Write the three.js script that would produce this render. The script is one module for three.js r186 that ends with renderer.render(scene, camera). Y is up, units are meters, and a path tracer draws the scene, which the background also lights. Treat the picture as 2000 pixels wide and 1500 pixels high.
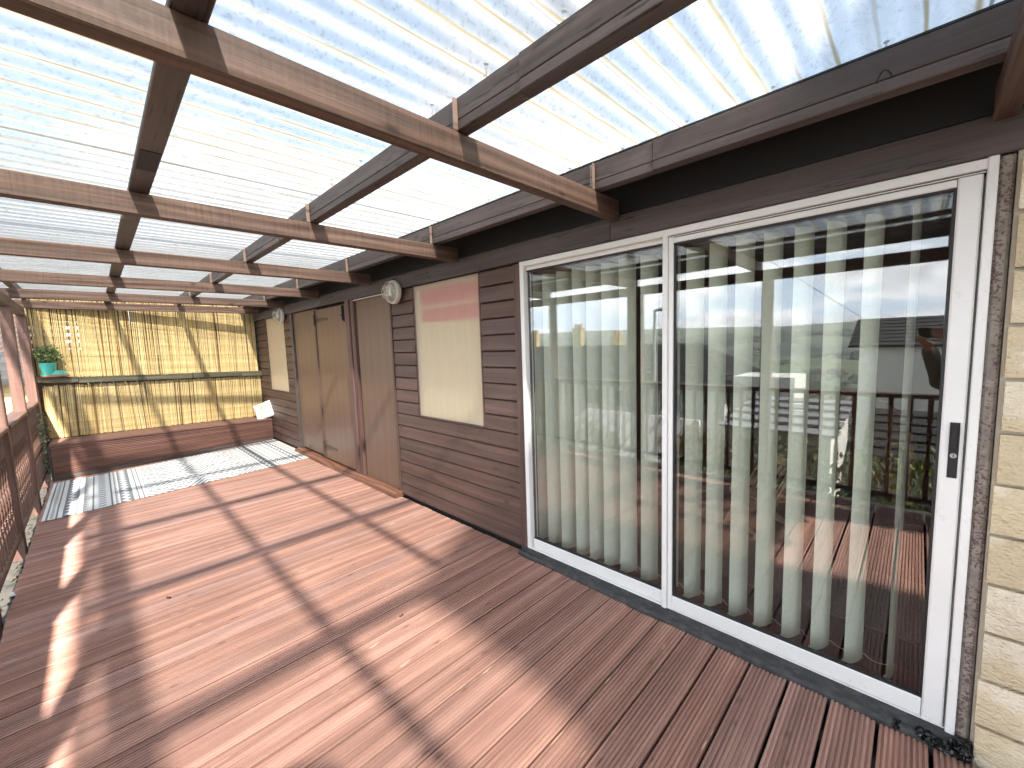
import * as THREE from 'three';
import { mergeGeometries } from 'three/addons/utils/BufferGeometryUtils.js';
import { MarchingCubes } from 'three/addons/objects/MarchingCubes.js';

// ------------------------------------------------------------------ camera
const scene = new THREE.Scene();
const camera = new THREE.PerspectiveCamera(86.04, 1024 / 768, 0.02, 6000);
camera.position.set(0, 1.5415, 2.1277);
{
  const yaw = -0.77945, pitch = -0.09809, roll = -0.03308;
  const F = new THREE.Vector3(Math.sin(yaw) * Math.cos(pitch), Math.sin(pitch), -Math.cos(yaw) * Math.cos(pitch));
  const r0 = new THREE.Vector3(Math.cos(yaw), 0, Math.sin(yaw)), u0 = r0.clone().cross(F);
  const R = r0.clone().multiplyScalar(Math.cos(roll)).addScaledVector(u0, Math.sin(roll));
  const U = r0.clone().multiplyScalar(-Math.sin(roll)).addScaledVector(u0, Math.cos(roll));
  camera.quaternion.setFromRotationMatrix(new THREE.Matrix4().makeBasis(R, U, F.clone().negate()));
}
scene.add(camera);

// ------------------------------------------------------------------ noise
function rng(seed) { let s = seed >>> 0; return () => { s = (s + 0x6D2B79F5) >>> 0; let t = Math.imul(s ^ (s >>> 15), 1 | s); t = (t + Math.imul(t ^ (t >>> 7), 61 | t)) ^ t; return ((t ^ (t >>> 14)) >>> 0) / 4294967296; }; }
const TAB = new Float32Array(65536); { const r = rng(77); for (let i = 0; i < 65536; i++) TAB[i] = r(); }
const hsh = (x, y, s) => TAB[((x * 374761 + y * 668265 + s * 9176) & 0x7fffffff) % 65521];
function vn(x, y, px, py, s) {                       // periodic value noise
  const xi = Math.floor(x), yi = Math.floor(y); let fx = x - xi, fy = y - yi;
  fx = fx * fx * (3 - 2 * fx); fy = fy * fy * (3 - 2 * fy);
  const x0 = ((xi % px) + px) % px, x1 = (x0 + 1) % px, y0 = ((yi % py) + py) % py, y1 = (y0 + 1) % py;
  const a = hsh(x0, y0, s), b = hsh(x1, y0, s), c = hsh(x0, y1, s), d = hsh(x1, y1, s);
  return a + (b - a) * fx + (c - a) * fy + (a - b - c + d) * fx * fy;
}
function fb(u, v, fx, fy, oct, s) { let a = 0, w = 0.5, n = 0; for (let o = 0; o < oct; o++) { a += w * vn(u * fx, v * fy, fx, fy, s + o * 13); n += w; w *= 0.5; fx *= 2; fy *= 2; } return a / n; }
const clamp = (x, a = 0, b = 1) => Math.min(b, Math.max(a, x)), lerp = (a, b, t) => a + (b - a) * t, sm = (a, b, x) => { const t = clamp((x - a) / (b - a)); return t * t * (3 - 2 * t); };

// ------------------------------------------------------------------ sky, sun, exposure
const SUN = new THREE.Vector3(1.04, 1.0, 0.24).normalize();
{
  const W = 1024, H = 512, data = new Float32Array(W * H * 4);
  for (let j = 0; j < H; j++) for (let i = 0; i < W; i++) {
    const el = ((j + 0.5) / H - 0.5) * Math.PI, az = ((i + 0.5) / W - 0.5) * 2 * Math.PI;
    const y = Math.sin(el), x = Math.cos(el) * Math.cos(az), z = Math.cos(el) * Math.sin(az), k = (j * W + i) * 4;
    const yy = Math.max(y, 0), hz = Math.pow(1 - yy, 3);
    let c = [lerp(0.085, 0.66, hz), lerp(0.135, 0.78, hz), lerp(0.205, 0.92, hz)];
    const cs = x * SUN.x + y * SUN.y + z * SUN.z, glow = Math.pow(Math.max(cs, 0), 10);
    const p = 1 / (yy + 0.16), cx = x * p * 0.16 + 40.3, cz = z * p * 0.16 + 17.7;
    const f = fb(cx, cz, 8, 8, 6, 5), f2 = fb(cx + 0.013, cz + 0.004, 8, 8, 6, 5);
    const cov = sm(0.40, 0.57, f), edge = clamp((f - f2) * 9 + 0.5);
    const lit = lerp(0.42, 0.70, edge) * lerp(1, 0.78, sm(0.6, 0.8, f)) * lerp(1.75, 0.36, sm(0.0, 0.55, yy));
    const cl = [lit * 0.99, lit * 0.99, lit * 1.01];
    for (let q = 0; q < 3; q++) { let v = lerp(c[q], cl[q], cov * 0.92); v += glow * [0.26, 0.24, 0.21][q]; data[k + q] = v; }
    data[k + 3] = 1;
  }
  const t = new THREE.DataTexture(data, W, H, THREE.RGBAFormat, THREE.FloatType);
  t.mapping = THREE.EquirectangularReflectionMapping; t.magFilter = THREE.LinearFilter; t.minFilter = THREE.LinearFilter; t.wrapS = THREE.RepeatWrapping; t.needsUpdate = true;
  scene.background = t; scene.environment = t;
}
const sun = new THREE.DirectionalLight(new THREE.Color().setRGB(1.0, 0.93, 0.82), 3.25);
sun.position.copy(SUN).multiplyScalar(40); sun.target.position.set(-3, 0, 1); sun.position.add(sun.target.position);
sun.castShadow = true; sun.shadow.radius = 3; sun.shadow.mapSize.set(4096, 4096);
Object.assign(sun.shadow.camera, { left: -16, right: 16, top: 16, bottom: -16, near: 1, far: 90 });
scene.add(sun, sun.target);
const renderer = new THREE.WebGLRenderer({ antialias: true });
renderer.setSize(1024, 768); renderer.toneMapping = THREE.LinearToneMapping; renderer.toneMappingExposure = 7.3;
renderer.shadowMap.enabled = true; renderer.shadowMap.type = THREE.PCFSoftShadowMap;

// ------------------------------------------------------------------ textures
const s8 = (l) => Math.round(255 * clamp(l <= 0.0031308 ? 12.92 * l : 1.055 * Math.pow(l, 1 / 2.4) - 0.055));
function tex(w, h, fn, srgb = true) {                // fn(u, v, i, j) -> [r, g, b(, a)] linear
  const d = new Uint8Array(w * h * 4);
  for (let j = 0; j < h; j++) for (let i = 0; i < w; i++) { const c = fn(i / w, j / h, i, j), k = (j * w + i) * 4; for (let q = 0; q < 3; q++) d[k + q] = srgb ? s8(c[q]) : Math.round(255 * clamp(c[q])); d[k + 3] = 255; }
  const t = new THREE.DataTexture(d, w, h); t.wrapS = t.wrapT = THREE.RepeatWrapping; t.magFilter = THREE.LinearFilter; t.minFilter = THREE.LinearMipmapLinearFilter; t.generateMipmaps = true; t.anisotropy = 8;
  if (srgb) t.colorSpace = THREE.SRGBColorSpace; t.needsUpdate = true; return t;
}
const rep = (t, sx, sy) => { t.repeat.set(1 / sx, 1 / sy); return t; };   // uv are metres
const mix3 = (a, b, t) => [lerp(a[0], b[0], t), lerp(a[1], b[1], t), lerp(a[2], b[2], t)];
// wood: u along the grain; tile of lu x lv metres
function wood({ seed, c0, c1, lu = 2, lv = 0.5, w = 1024, h = 512, fine = 0.5, rings = 5, saw = 0, knots = 5, flake = null, flakeAt = 0.8, patch = 0.25 }) {
  const f = new Float32Array(w * h), r = rng(seed), kn = [];
  for (let k = 0; k < knots; k++) kn.push([r(), r(), 0.012 + r() * 0.018]);
  for (let j = 0; j < h; j++) for (let i = 0; i < w; i++) {
    const u = i / w, v = j / h; let vv = v, kd = 0;
    for (const [a, b, s] of kn) { let du = u - a, dv = v - b; du -= Math.round(du); dv -= Math.round(dv); const X = du * lu / lv, q = Math.hypot(X * 0.55, dv) / s; if (q < 5) { vv += Math.sign(dv || 1) * s * 0.9 * Math.exp(-q * q * 0.25); kd = Math.max(kd, Math.exp(-q * q)); } }
    const wp = fb(u, v, 3, 4, 2, seed + 3) * 0.10;
    const ring = 0.5 + 0.5 * Math.sin(6.2832 * (vv * rings + wp * rings * 2.2));
    const st = fb(u, vv, 5, 48, 3, seed + 7), sf = vn(u * 10, v * 220, 10, 220, seed + 9);
    let t = 0.34 * Math.pow(ring, 1.6) + 0.42 * st + fine * 0.42 * sf + patch * (fb(u, v, 4, 3, 3, seed + 21) - 0.5);
    if (saw) t += saw * (vn(u * 340, v * 5, 340, 5, seed + 31) - 0.5) * vn(u * 9, v * 4, 9, 4, seed + 33) * 1.6;
    f[j * w + i] = clamp(t * 1.05 - kd * 0.55);
  }
  const map = rep(tex(w, h, (u, v, i, j) => { const t = f[j * w + i]; let c = mix3(c0, c1, t); if (flake) { const q = fb(u, v, 14, 60, 4, seed + 51); c = mix3(c, flake, sm(flakeAt, flakeAt + 0.05, q + 0.25 * (fb(u, v, 3, 4, 2, seed + 55) - 0.5))); } return c; }), lu, lv);
  const bump = rep(tex(w, h, (u, v, i, j) => { const t = f[j * w + i]; return [t, t, t]; }, false), lu, lv);
  return { map, bump };
}
function std(p) { return new THREE.MeshStandardMaterial(p); }
function phys(p) { return new THREE.MeshPhysicalMaterial(p); }
const lin = (r, g, b) => new THREE.Color().setRGB(r, g, b);
function woodMat(o, { rough = 0.75, bump = 0.0015, n = 4, seed = 1, spread = 0.16, tint = [1, 1, 1] } = {}) {
  const r = rng(seed + 900), out = [];
  for (let i = 0; i < n; i++) { const k = 1 + (r() - 0.5) * 2 * spread, w = 1 + (r() - 0.5) * 0.08; out.push(std({ map: o.map, bumpMap: o.bump, bumpScale: bump, roughness: rough + (r() - 0.5) * 0.1, color: lin(k * tint[0] * w, k * tint[1], k * tint[2] / w) })); }
  return out;
}
const T = {
  rafter: wood({ seed: 11, c0: [0.040, 0.022, 0.016], c1: [0.190, 0.114, 0.088], saw: 0.22, rings: 9, knots: 4 }),
  dark: wood({ seed: 23, c0: [0.045, 0.034, 0.032], c1: [0.132, 0.104, 0.100], rings: 4, fine: 0.35, knots: 4, flake: [0.030, 0.024, 0.022], flakeAt: 0.70 }),
  clad: wood({ seed: 37, c0: [0.056, 0.030, 0.023], c1: [0.148, 0.086, 0.068], rings: 5, knots: 6, fine: 0.6, saw: 0.15 }),
  deck: wood({ seed: 41, c0: [0.195, 0.098, 0.080], c1: [0.480, 0.280, 0.226], rings: 3, knots: 5, fine: 0.9, patch: 0.55, flake: [0.55, 0.39, 0.29], flakeAt: 0.80 }),
  door: wood({ seed: 53, c0: [0.150, 0.090, 0.060], c1: [0.195, 0.122, 0.083], rings: 3, knots: 0, fine: 0.7 }),
  grey: wood({ seed: 61, c0: [0.040, 0.038, 0.026], c1: [0.17, 0.155, 0.105], rings: 4, knots: 3, flake: [0.22, 0.20, 0.06], flakeAt: 0.76 }),
  pale: wood({ seed: 67, c0: [0.30, 0.20, 0.10], c1: [0.56, 0.42, 0.25], rings: 4, knots: 2, w: 512, h: 256 }),
};
const M = {
  rafter: woodMat(T.rafter, { rough: 0.62, seed: 1, bump: 0.0012 }), dark: woodMat(T.dark, { rough: 0.52, seed: 2, n: 3, spread: 0.1 }),
  clad: woodMat(T.clad, { rough: 0.50, seed: 3, n: 5, bump: 0.0012 }), deck: woodMat(T.deck, { rough: 0.70, seed: 4, n: 6, spread: 0.19, bump: 0.0015 }),
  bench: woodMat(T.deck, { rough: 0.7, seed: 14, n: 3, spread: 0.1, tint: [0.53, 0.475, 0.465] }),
  door: woodMat(T.door, { rough: 0.36, seed: 5, n: 3, spread: 0.06, bump: 0.0005 }), grey: woodMat(T.grey, { rough: 0.9, seed: 6, n: 3 }),
  pale: woodMat(T.pale, { rough: 0.55, seed: 7, n: 2 }), rail: woodMat(T.clad, { rough: 0.55, seed: 8, n: 3, tint: [1.22, 1.12, 1.10], spread: 0.08 }),
};
M.threshold = woodMat(T.rafter, { rough: 0.6, seed: 9, n: 1, tint: [1.5, 1.2, 1.0] })[0];

// ------------------------------------------------------------------ naming and building
const used = new Map();
function numbered(n) { const k = (used.get(n) || 0); used.set(n, k + 1); return k ? n + '_' + String(k).padStart(3, '0') : n; }
function mesh(name, geo, mat, parent) { const m = new THREE.Mesh(geo, mat); m.name = parent ? name : numbered(name); m.castShadow = m.receiveShadow = true; (parent || scene).add(m); return m; }
function tag(o, label, category, group) { o.userData.label = label; o.userData.category = category; if (group) o.userData.group = group; return o; }
function thing(name, label, category, pos = [0, 0, 0], group) { const g = new THREE.Group(); g.name = numbered(name); g.position.set(...pos); scene.add(g); return tag(g, label, category, group); }
function structure(o) { o.userData.kind = 'structure'; return o; }
const R0 = rng(4242), pick = (a) => a[Math.floor(R0() * a.length)];
// prism: cross-section points (y, z) extruded along x, uv in metres with a random start
function prism(len, pts, off = true, caps = true) {
  if (THREE.ShapeUtils.area(pts.map((p) => new THREE.Vector2(p[0], p[1]))) < 0) pts = pts.slice().reverse();
  const pos = [], uv = [], uo = off ? R0() * 2 : 0, vo = off ? R0() * 0.5 : 0; let acc = 0; const n = pts.length, h = len / 2;
  for (let i = 0; i < n; i++) {
    const a = pts[i], b = pts[(i + 1) % n], l = Math.hypot(b[0] - a[0], b[1] - a[1]), v0 = vo + acc, v1 = v0 + l; acc += l;
    pos.push(-h, a[0], a[1], h, b[0], b[1], h, a[0], a[1], -h, a[0], a[1], -h, b[0], b[1], h, b[0], b[1]);
    uv.push(uo, v0, uo + len, v1, uo + len, v0, uo, v0, uo, v1, uo + len, v1);
  }
  if (caps) { const tri = THREE.ShapeUtils.triangulateShape(pts.map((p) => new THREE.Vector2(p[0], p[1])), []);
    for (const [a, b, c] of tri) for (const [x, o] of [[h, [a, b, c]], [-h, [a, c, b]]]) for (const k of o) { pos.push(x, pts[k][0], pts[k][1]); uv.push(uo + pts[k][1] * 0.35, vo + pts[k][0]); } }
  const g = new THREE.BufferGeometry(); g.setAttribute('position', new THREE.Float32BufferAttribute(pos, 3)); g.setAttribute('uv', new THREE.Float32BufferAttribute(uv, 2)); g.computeVertexNormals(); return g;
}
// chamfered beam along x, height y, depth z, centred
function beam(len, hy, dz, c = 0.004) { const y = hy / 2, z = dz / 2; c = Math.min(c, y * 0.6, z * 0.6); return prism(len, [[-y, -z + c], [-y + c, -z], [y - c, -z], [y, -z + c], [y, z - c], [y - c, z], [-y + c, z], [-y, z - c]]); }
const XQ = new THREE.Quaternion();
function orient(geo, axis) { if (axis === 'z') geo.rotateY(-Math.PI / 2); if (axis === 'y') geo.rotateZ(Math.PI / 2); return geo; }
// box from min/max corners, grain along axis
function bar(x0, x1, y0, y1, z0, z1, axis, c = 0.004) {
  const dx = x1 - x0, dy = y1 - y0, dz = z1 - z0;
  const g = axis === 'x' ? beam(dx, dy, dz, c) : axis === 'z' ? orient(beam(dz, dy, dx, c), 'z') : orient(beam(dy, dx, dz, c), 'y');
  g.translate((x0 + x1) / 2, (y0 + y1) / 2, (z0 + z1) / 2); return g;
}
function between(a, b, hy, dz, c = 0.003) {           // beam from point a to point b
  const A = new THREE.Vector3(...a), B = new THREE.Vector3(...b), d = B.clone().sub(A), L = d.length(), g = beam(L, hy, dz, c); d.normalize();
  const up = Math.abs(d.y) > 0.95 ? new THREE.Vector3(0, 0, 1) : new THREE.Vector3(0, 1, 0), Z = d.clone().cross(up).normalize(), Y = Z.clone().cross(d);
  g.applyMatrix4(new THREE.Matrix4().makeBasis(d, Y, Z).setPosition(A.add(B).multiplyScalar(0.5))); return g;
}
function cyl(a, b, r0, r1 = r0, seg = 8) { const A = new THREE.Vector3(...a), B = new THREE.Vector3(...b), d = B.clone().sub(A), g = new THREE.CylinderGeometry(r1, r0, d.length(), seg); g.applyQuaternion(new THREE.Quaternion().setFromUnitVectors(new THREE.Vector3(0, 1, 0), d.clone().normalize())); g.translate((a[0] + b[0]) / 2, (a[1] + b[1]) / 2, (a[2] + b[2]) / 2); return g; }
function tube(pts, r, seg = 24, rs = 6) { return new THREE.TubeGeometry(new THREE.CatmullRomCurve3(pts.map((p) => new THREE.Vector3(...p))), seg, r, rs); }
function merge(list) { return mergeGeometries(list.map((g) => { g = g.index ? g.toNonIndexed() : g; if (!g.attributes.uv) g.setAttribute('uv', new THREE.Float32BufferAttribute(new Float32Array(g.attributes.position.count * 2), 2)); for (const k of Object.keys(g.attributes)) if (!['position', 'normal', 'uv'].includes(k)) g.deleteAttribute(k); return g; })); }
function planarUV(g, ax = 'x', ay = 'y') { const p = g.attributes.position, u = new Float32Array(p.count * 2), i = { x: 0, y: 1, z: 2 }; for (let k = 0; k < p.count; k++) { u[2 * k] = p.array[3 * k + i[ax]]; u[2 * k + 1] = p.array[3 * k + i[ay]]; } g.setAttribute('uv', new THREE.BufferAttribute(u, 2)); return g; }

// ================================================================== ground and terrain
const TERR = [[-60, -0.16], [2.95, -0.16], [3.05, -0.45], [5, -1.1], [8, -1.9], [14, -2.9], [20, -3.9], [34, -6], [60, -13], [120, -32], [260, -72], [420, -84], [620, -70], [900, -30], [1250, 8], [1600, 26], [2100, 40], [2600, 30]];
function terrY(x, z) { let y = TERR[TERR.length - 1][1]; for (let i = 0; i < TERR.length - 1; i++) if (z < TERR[i + 1][0]) { const a = TERR[i], b = TERR[i + 1], t = clamp((z - a[0]) / (b[0] - a[0])); y = lerp(a[1], b[1], t); break; }
  const far = sm(60, 500, z); return y + far * 30 * (fb(x / 2600 + 0.5, z / 2600 + 0.3, 6, 6, 4, 9) - 0.5) * (0.4 + sm(700, 1500, z)) + sm(900, 1600, z) * (-x / 1300) * 12; }
{
  const xs = [], zs = []; const N = 110;
  for (let i = 0; i <= N; i++) { const t = i / N * 2 - 1; xs.push(-20 + Math.sign(t) * Math.pow(Math.abs(t), 3) * 2400); }
  for (const v of [-60, -20, 0, 2.9, 2.95, 3.05, 3.4, 4, 5, 6.5, 8, 11, 14, 17, 20, 26, 34, 46]) zs.push(v);
  for (let i = 1; i <= 90; i++) zs.push(46 + Math.pow(i / 90, 1.6) * 2500);
  const pos = [], col = [], uv = [], idx = [];
  zs.forEach((z) => xs.forEach((x) => {
    const y = terrY(x, z); pos.push(x, y, z); uv.push(x, z);
    const f = sm(40, 300, z), cell = hsh(Math.floor(x / 90 + 0.6 * vn(z / 70, x / 70, 99, 99, 3)) + 400, Math.floor(z / 75) + 400, 7), wd = fb(x / 1000 + 3, z / 1000 + 3, 11, 11, 4, 31);
    let c = mix3([0.10, 0.09, 0.05], [0.06, 0.085, 0.03], fb(x / 40 + 9, z / 40 + 9, 20, 20, 3, 15));
    let hill = mix3([0.115, 0.175, 0.09], [0.20, 0.215, 0.13], cell); hill = mix3(hill, [0.075, 0.09, 0.08], sm(0.53, 0.60, wd)); hill = mix3(hill, [0.15, 0.11, 0.07], sm(1350, 1700, z) * 0.8 * sm(0.35, 0.6, fb(x / 900 + 2, z / 900, 7, 7, 3, 77)));
    c = mix3(c, hill, f); if (z < 4) c = [0.12, 0.115, 0.10]; col.push(...c);
  }));
  const n = xs.length; for (let j = 0; j < zs.length - 1; j++) for (let i = 0; i < n - 1; i++) { const a = j * n + i; idx.push(a, a + n, a + 1, a + 1, a + n, a + n + 1); }
  const g = new THREE.BufferGeometry(); g.setAttribute('position', new THREE.Float32BufferAttribute(pos, 3)); g.setAttribute('color', new THREE.Float32BufferAttribute(col, 3)); g.setAttribute('uv', new THREE.Float32BufferAttribute(uv, 2)); g.setIndex(idx); g.computeVertexNormals();
  const t = rep(tex(256, 256, (u, v) => { const q = 0.55 + 0.9 * fb(u, v, 12, 12, 4, 3); return [q * 0.8, q * 0.8, q * 0.8]; }), 3, 3);
  structure(mesh('ground', g, std({ map: t, vertexColors: true, roughness: 1 })));
}
// concrete drain strip between the deck and the balustrade
{
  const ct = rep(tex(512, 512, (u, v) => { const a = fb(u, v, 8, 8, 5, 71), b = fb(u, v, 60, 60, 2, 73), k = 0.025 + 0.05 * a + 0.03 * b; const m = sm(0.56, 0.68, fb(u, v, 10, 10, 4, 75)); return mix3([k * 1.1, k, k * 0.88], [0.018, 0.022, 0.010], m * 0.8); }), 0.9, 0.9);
  M.concrete = std({ map: ct, bumpMap: ct, bumpScale: 0.006, roughness: 0.95 });  // concrete toned dark, with the shade of the railing put into its colour
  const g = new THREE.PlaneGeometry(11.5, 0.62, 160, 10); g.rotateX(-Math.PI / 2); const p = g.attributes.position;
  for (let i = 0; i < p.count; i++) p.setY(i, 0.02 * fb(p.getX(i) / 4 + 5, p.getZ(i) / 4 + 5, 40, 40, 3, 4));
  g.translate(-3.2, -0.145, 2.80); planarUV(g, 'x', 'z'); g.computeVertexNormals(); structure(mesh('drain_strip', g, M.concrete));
  // dead leaves and grit lying in the strip
  const q = [], r = rng(8);
  for (let i = 0; i < 420; i++) { const s = 0.006 + r() * 0.016, l = new THREE.IcosahedronGeometry(s, 0); l.scale(1, 0.35 + r() * 0.5, 0.5 + r() * 0.5); l.rotateY(r() * 6); l.rotateX(r()); l.translate(-8.2 + Math.pow(r(), 1.3) * 6, -0.132 + r() * 0.01, 2.62 + r() * 0.3); q.push(l); }
  const d = mesh('gravel', merge(q), std({ color: lin(0.07, 0.065, 0.05), roughness: 1 })); d.userData.kind = 'stuff'; d.userData.label = 'grit and dead leaves lying in the drain strip beside the deck'; d.userData.category = 'grit';
}

// ================================================================== deck boards
const PITCH = 0.1504, SEAM0 = -0.951;
{
  const deck = structure(new THREE.Group()); deck.name = 'deck'; scene.add(deck);
  const prof = (w, nG) => { const pts = [], h = w / 2, gw = 0.0064, st = (w - 0.010) / nG; pts.push([-0.026, -h], [-0.003, -h], [0, -h + 0.003]);
    for (let k = 0; k < nG; k++) { const c = -h + 0.005 + st * (k + 0.5); pts.push([0, c - gw * 0.62], [-0.0048, c - gw * 0.36], [-0.0048, c + gw * 0.36], [0, c + gw * 0.62]); }
    pts.push([0, h - 0.003], [-0.003, h], [-0.026, h]); return pts; };
  const r = rng(501);
  for (let k = -52; k <= 18; k++) {
    const x0 = SEAM0 + k * PITCH, xc = x0 + PITCH / 2; if (xc > 1.85) break;
    const gap = 0.006 + 0.005 * r() + (r() < 0.16 ? 0.006 : 0), w = PITCH - gap, zin = xc < -2.0 ? 0.008 + r() * 0.006 : (xc > 0.19 ? 0.06 : 0.066 + r() * 0.010), zout = 2.628 + r() * 0.016, L = zout - zin;
    const g = prism(L, prof(w, 8).map(([y, z]) => [y, z])); g.rotateY(-Math.PI / 2);
    const b = mesh('deck_board', g, pick(M.deck), deck); b.position.set(xc, -0.001 + (r() - 0.5) * 0.004, (zin + zout) / 2); b.rotation.z = (r() - 0.5) * 0.022; b.rotation.x = (r() - 0.5) * 0.0012;
  }
  // the joists below, seen dark through the gaps
  for (const z of [0.25, 0.85, 1.45, 2.05, 2.5]) mesh('joist', bar(-8.7, 1.85, -0.125, -0.034, z - 0.03, z + 0.03, 'x'), M.dark[0], deck);
}
// thin white batten across the drain strip
tag(mesh('white_batten', bar(-4.52, -4.47, -0.115, -0.1, 2.60, 2.69, 'z', 0.002), std({ color: lin(0.6, 0.6, 0.56), roughness: 0.7 })), 'short white batten lying across the concrete drain strip', 'batten');

// ================================================================== timber shed wall along the deck
M.black = std({ color: lin(0.012, 0.012, 0.013), roughness: 0.6 });
M.void = std({ color: lin(0.02, 0.018, 0.017), roughness: 0.9 });
{
  const shed = thing('timber_shed', 'dark brown timber shed with lapped boards, double doors and two pale plastic windows', 'shed');
  const row = 0.122, y0 = 0.028;
  // lapped board: the lower edge stands proud of the one below
  const lap = (x0, x1, j) => { const h = row - 0.005, L = x1 - x0; const g = prism(L, [[0, -0.024], [0, 0.004], [0.004, 0.007], [h - 0.010, 0.0015], [h - 0.002, -0.006], [h, -0.024]]); g.translate((x0 + x1) / 2, y0 + j * row, -0.006); mesh('cladding_board', g, pick(M.clad), shed); };
  for (const [xa, xb, wa, wb] of [[-3.755, -2.052, -3.352, -2.428], [-8.60, -6.735, -7.975, -7.045]])
    for (let j = 0; j < 17; j++) { if (j < 7) lap(xa, xb, j); else { lap(xa, wa - 0.012, j); lap(wb + 0.010, xb, j); } }
  mesh('corner_stud', bar(-2.050, -1.984, 0.0, 2.088, -0.05, 0.012, 'y', 0.005), M.clad[1], shed);
  // shed body behind the boards
  mesh('wall', new THREE.BoxGeometry(6.60, 2.6, 0.03).translate(-5.30, 1.24, -0.052), M.void, shed);
  mesh('roof', bar(-8.8, 3.6, 2.50, 2.56, -4.6, 0.0, 'x'), M.black, shed);
  // fascia above the openings and the head trim, in three lengths
  for (const [a, b, k] of [[-8.60, -5.46, 0], [-5.455, -1.262, 1], [-1.258, 0.215, 2]]) mesh('head_trim', bar(a, b, 2.096, 2.224, -0.002, 0.030, 'x', 0.005), M.dark[k], shed);
  mesh('fascia', bar(-8.60, 3.2, 2.230, 2.50, -0.045, 0.004, 'x', 0.003), std({ color: lin(0.022, 0.021, 0.023), roughness: 0.45 }), shed);
  mesh('soffit_board', bar(-8.65, 1.8, 2.436, 2.446, 0.006, 0.262, 'x', 0.002), std({ color: lin(0.020, 0.021, 0.024), roughness: 0.4 }), shed);
  // windows of twin-wall plastic sheet with beading; things stored behind show through
  const rib = rep(tex(256, 64, (u) => { const q = Math.pow(Math.abs(Math.sin(Math.PI * u * 16)), 0.6); return [q, q, q]; }, false), 0.16, 0.5);
  const wm = phys({ color: lin(0.80, 0.70, 0.52), roughness: 0.30, transmission: 0.42, thickness: 0, bumpMap: rib, bumpScale: 0.004, specularIntensity: 1 });
  wm.roughness = 0.80; wm.transmission = 0.85; wm.color = lin(0.95, 0.88, 0.73); wm.map = rep(tex(256, 64, (u, v) => { const q = 0.80 + 0.2 * Math.pow(Math.abs(Math.sin(Math.PI * u * 16)), 0.5), d = 1 - 0.10 * fb(u, v, 6, 5, 3, 251); return [q * d, q * d, q * d * 0.98]; }), 0.19, 0.6);
  for (const [a, b, n] of [[-3.345, -2.432, 0], [-7.968, -7.050, 1]]) {
    const w = new THREE.Group(); w.name = 'window'; shed.add(w);
    const p = new THREE.PlaneGeometry(b - a, 1.196).translate((a + b) / 2, 1.491, 0); planarUV(p); p.translate(0, 0, -0.006); mesh('pane', p, wm, w);
    for (const [q, z] of [[[a - 0.008, a + 0.006, 0.885, 2.094], 0], [[b - 0.004, b + 0.008, 0.885, 2.094], 0]]) mesh('bead', bar(q[0], q[1], q[2], q[3], -0.022, 0.000, 'y', 0.002), n ? M.clad[0] : M.rail[0], w);
    mesh('bead', bar(a, b, 0.880, 0.893, -0.022, 0.004, 'x', 0.002), M.clad[2], w);
    mesh('backing_sheet', new THREE.BoxGeometry(b - a, 1.2, 0.004).translate((a + b) / 2, 1.49, -0.032), std({ color: n ? lin(0.80, 0.62, 0.34) : lin(0.80, 0.72, 0.55), roughness: 0.9 }), w);
    if (!n) { for (const [c, d, e, f] of [[-3.24, -2.44, 1.90, 2.045], [-3.24, -2.44, 1.755, 1.872]]) mesh('red_cloth', new THREE.BoxGeometry(d - c, f - e, 0.004).translate((c + d) / 2, (e + f) / 2, -0.0265), std({ color: lin(0.70, 0.12, 0.10), roughness: 0.9 }), w).userData.label = 'red cloth hanging behind the plastic window'; }
  }
  // doors
  const ply = (x0, x1, y0_, y1_, z, th, k, nm) => mesh(nm, bar(x0, x1, y0_, y1_, z - th, z, 'y', 0.003), M.door[k], shed);
  const d1 = ply(-6.63, -5.735, 0.085, 2.085, -0.012, 0.02, 0, 'door_panel'); d1.userData.label = 'fixed door panel next to the lamp above the rug';
  const d2 = ply(-5.705, -4.775, 0.078, 2.062, 0.012, 0.03, 1, 'door'); d2.userData.label = 'hinged brown door leaf with strap hinges';
  const d3 = ply(-4.545, -3.79, 0.060, 2.080, -0.008, 0.02, 2, 'door_panel'); d3.userData.label = 'fixed door panel beside the near lamp';
  mesh('jamb', bar(-6.733, -6.635, 0.06, 2.094, -0.04, 0.014, 'y'), M.dark[0], shed);
  mesh('jamb', bar(-3.787, -3.758, 0.03, 2.094, -0.04, 0.010, 'y'), M.clad[3], shed);
  mesh('door_post', bar(-4.755, -4.655, 0.062, 2.094, -0.03, 0.034, 'y', 0.006), M.rail[1], shed);
  mesh('door_post', bar(-4.650, -4.570, 0.062, 2.094, -0.03, 0.018, 'y', 0.006), M.rail[2], shed);
  mesh('door_stop', bar(-5.733, -5.707, 0.085, 2.06, -0.02, 0.026, 'y', 0.004), M.clad[2], shed);
  for (const yy of [1.93, 0.24]) {
    const s = new THREE.Shape(); s.moveTo(0, -0.028); s.lineTo(0.36, -0.012); s.quadraticCurveTo(0.385, 0, 0.36, 0.012); s.lineTo(0, 0.028); s.closePath();
    const h = mesh('strap_hinge', new THREE.ExtrudeGeometry(s, { depth: 0.004, bevelEnabled: true, bevelSize: 0.001, bevelThickness: 0.001, bevelSegments: 1 }).translate(-5.69, yy, 0.0135), std({ color: lin(0.085, 0.052, 0.036), roughness: 0.4 }), d2);
    mesh('hinge_knuckle', cyl([-5.712, yy - 0.07, 0.030], [-5.712, yy + 0.07, 0.030], 0.011), std({ color: lin(0.07, 0.045, 0.033), roughness: 0.5 }), d2);
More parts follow.
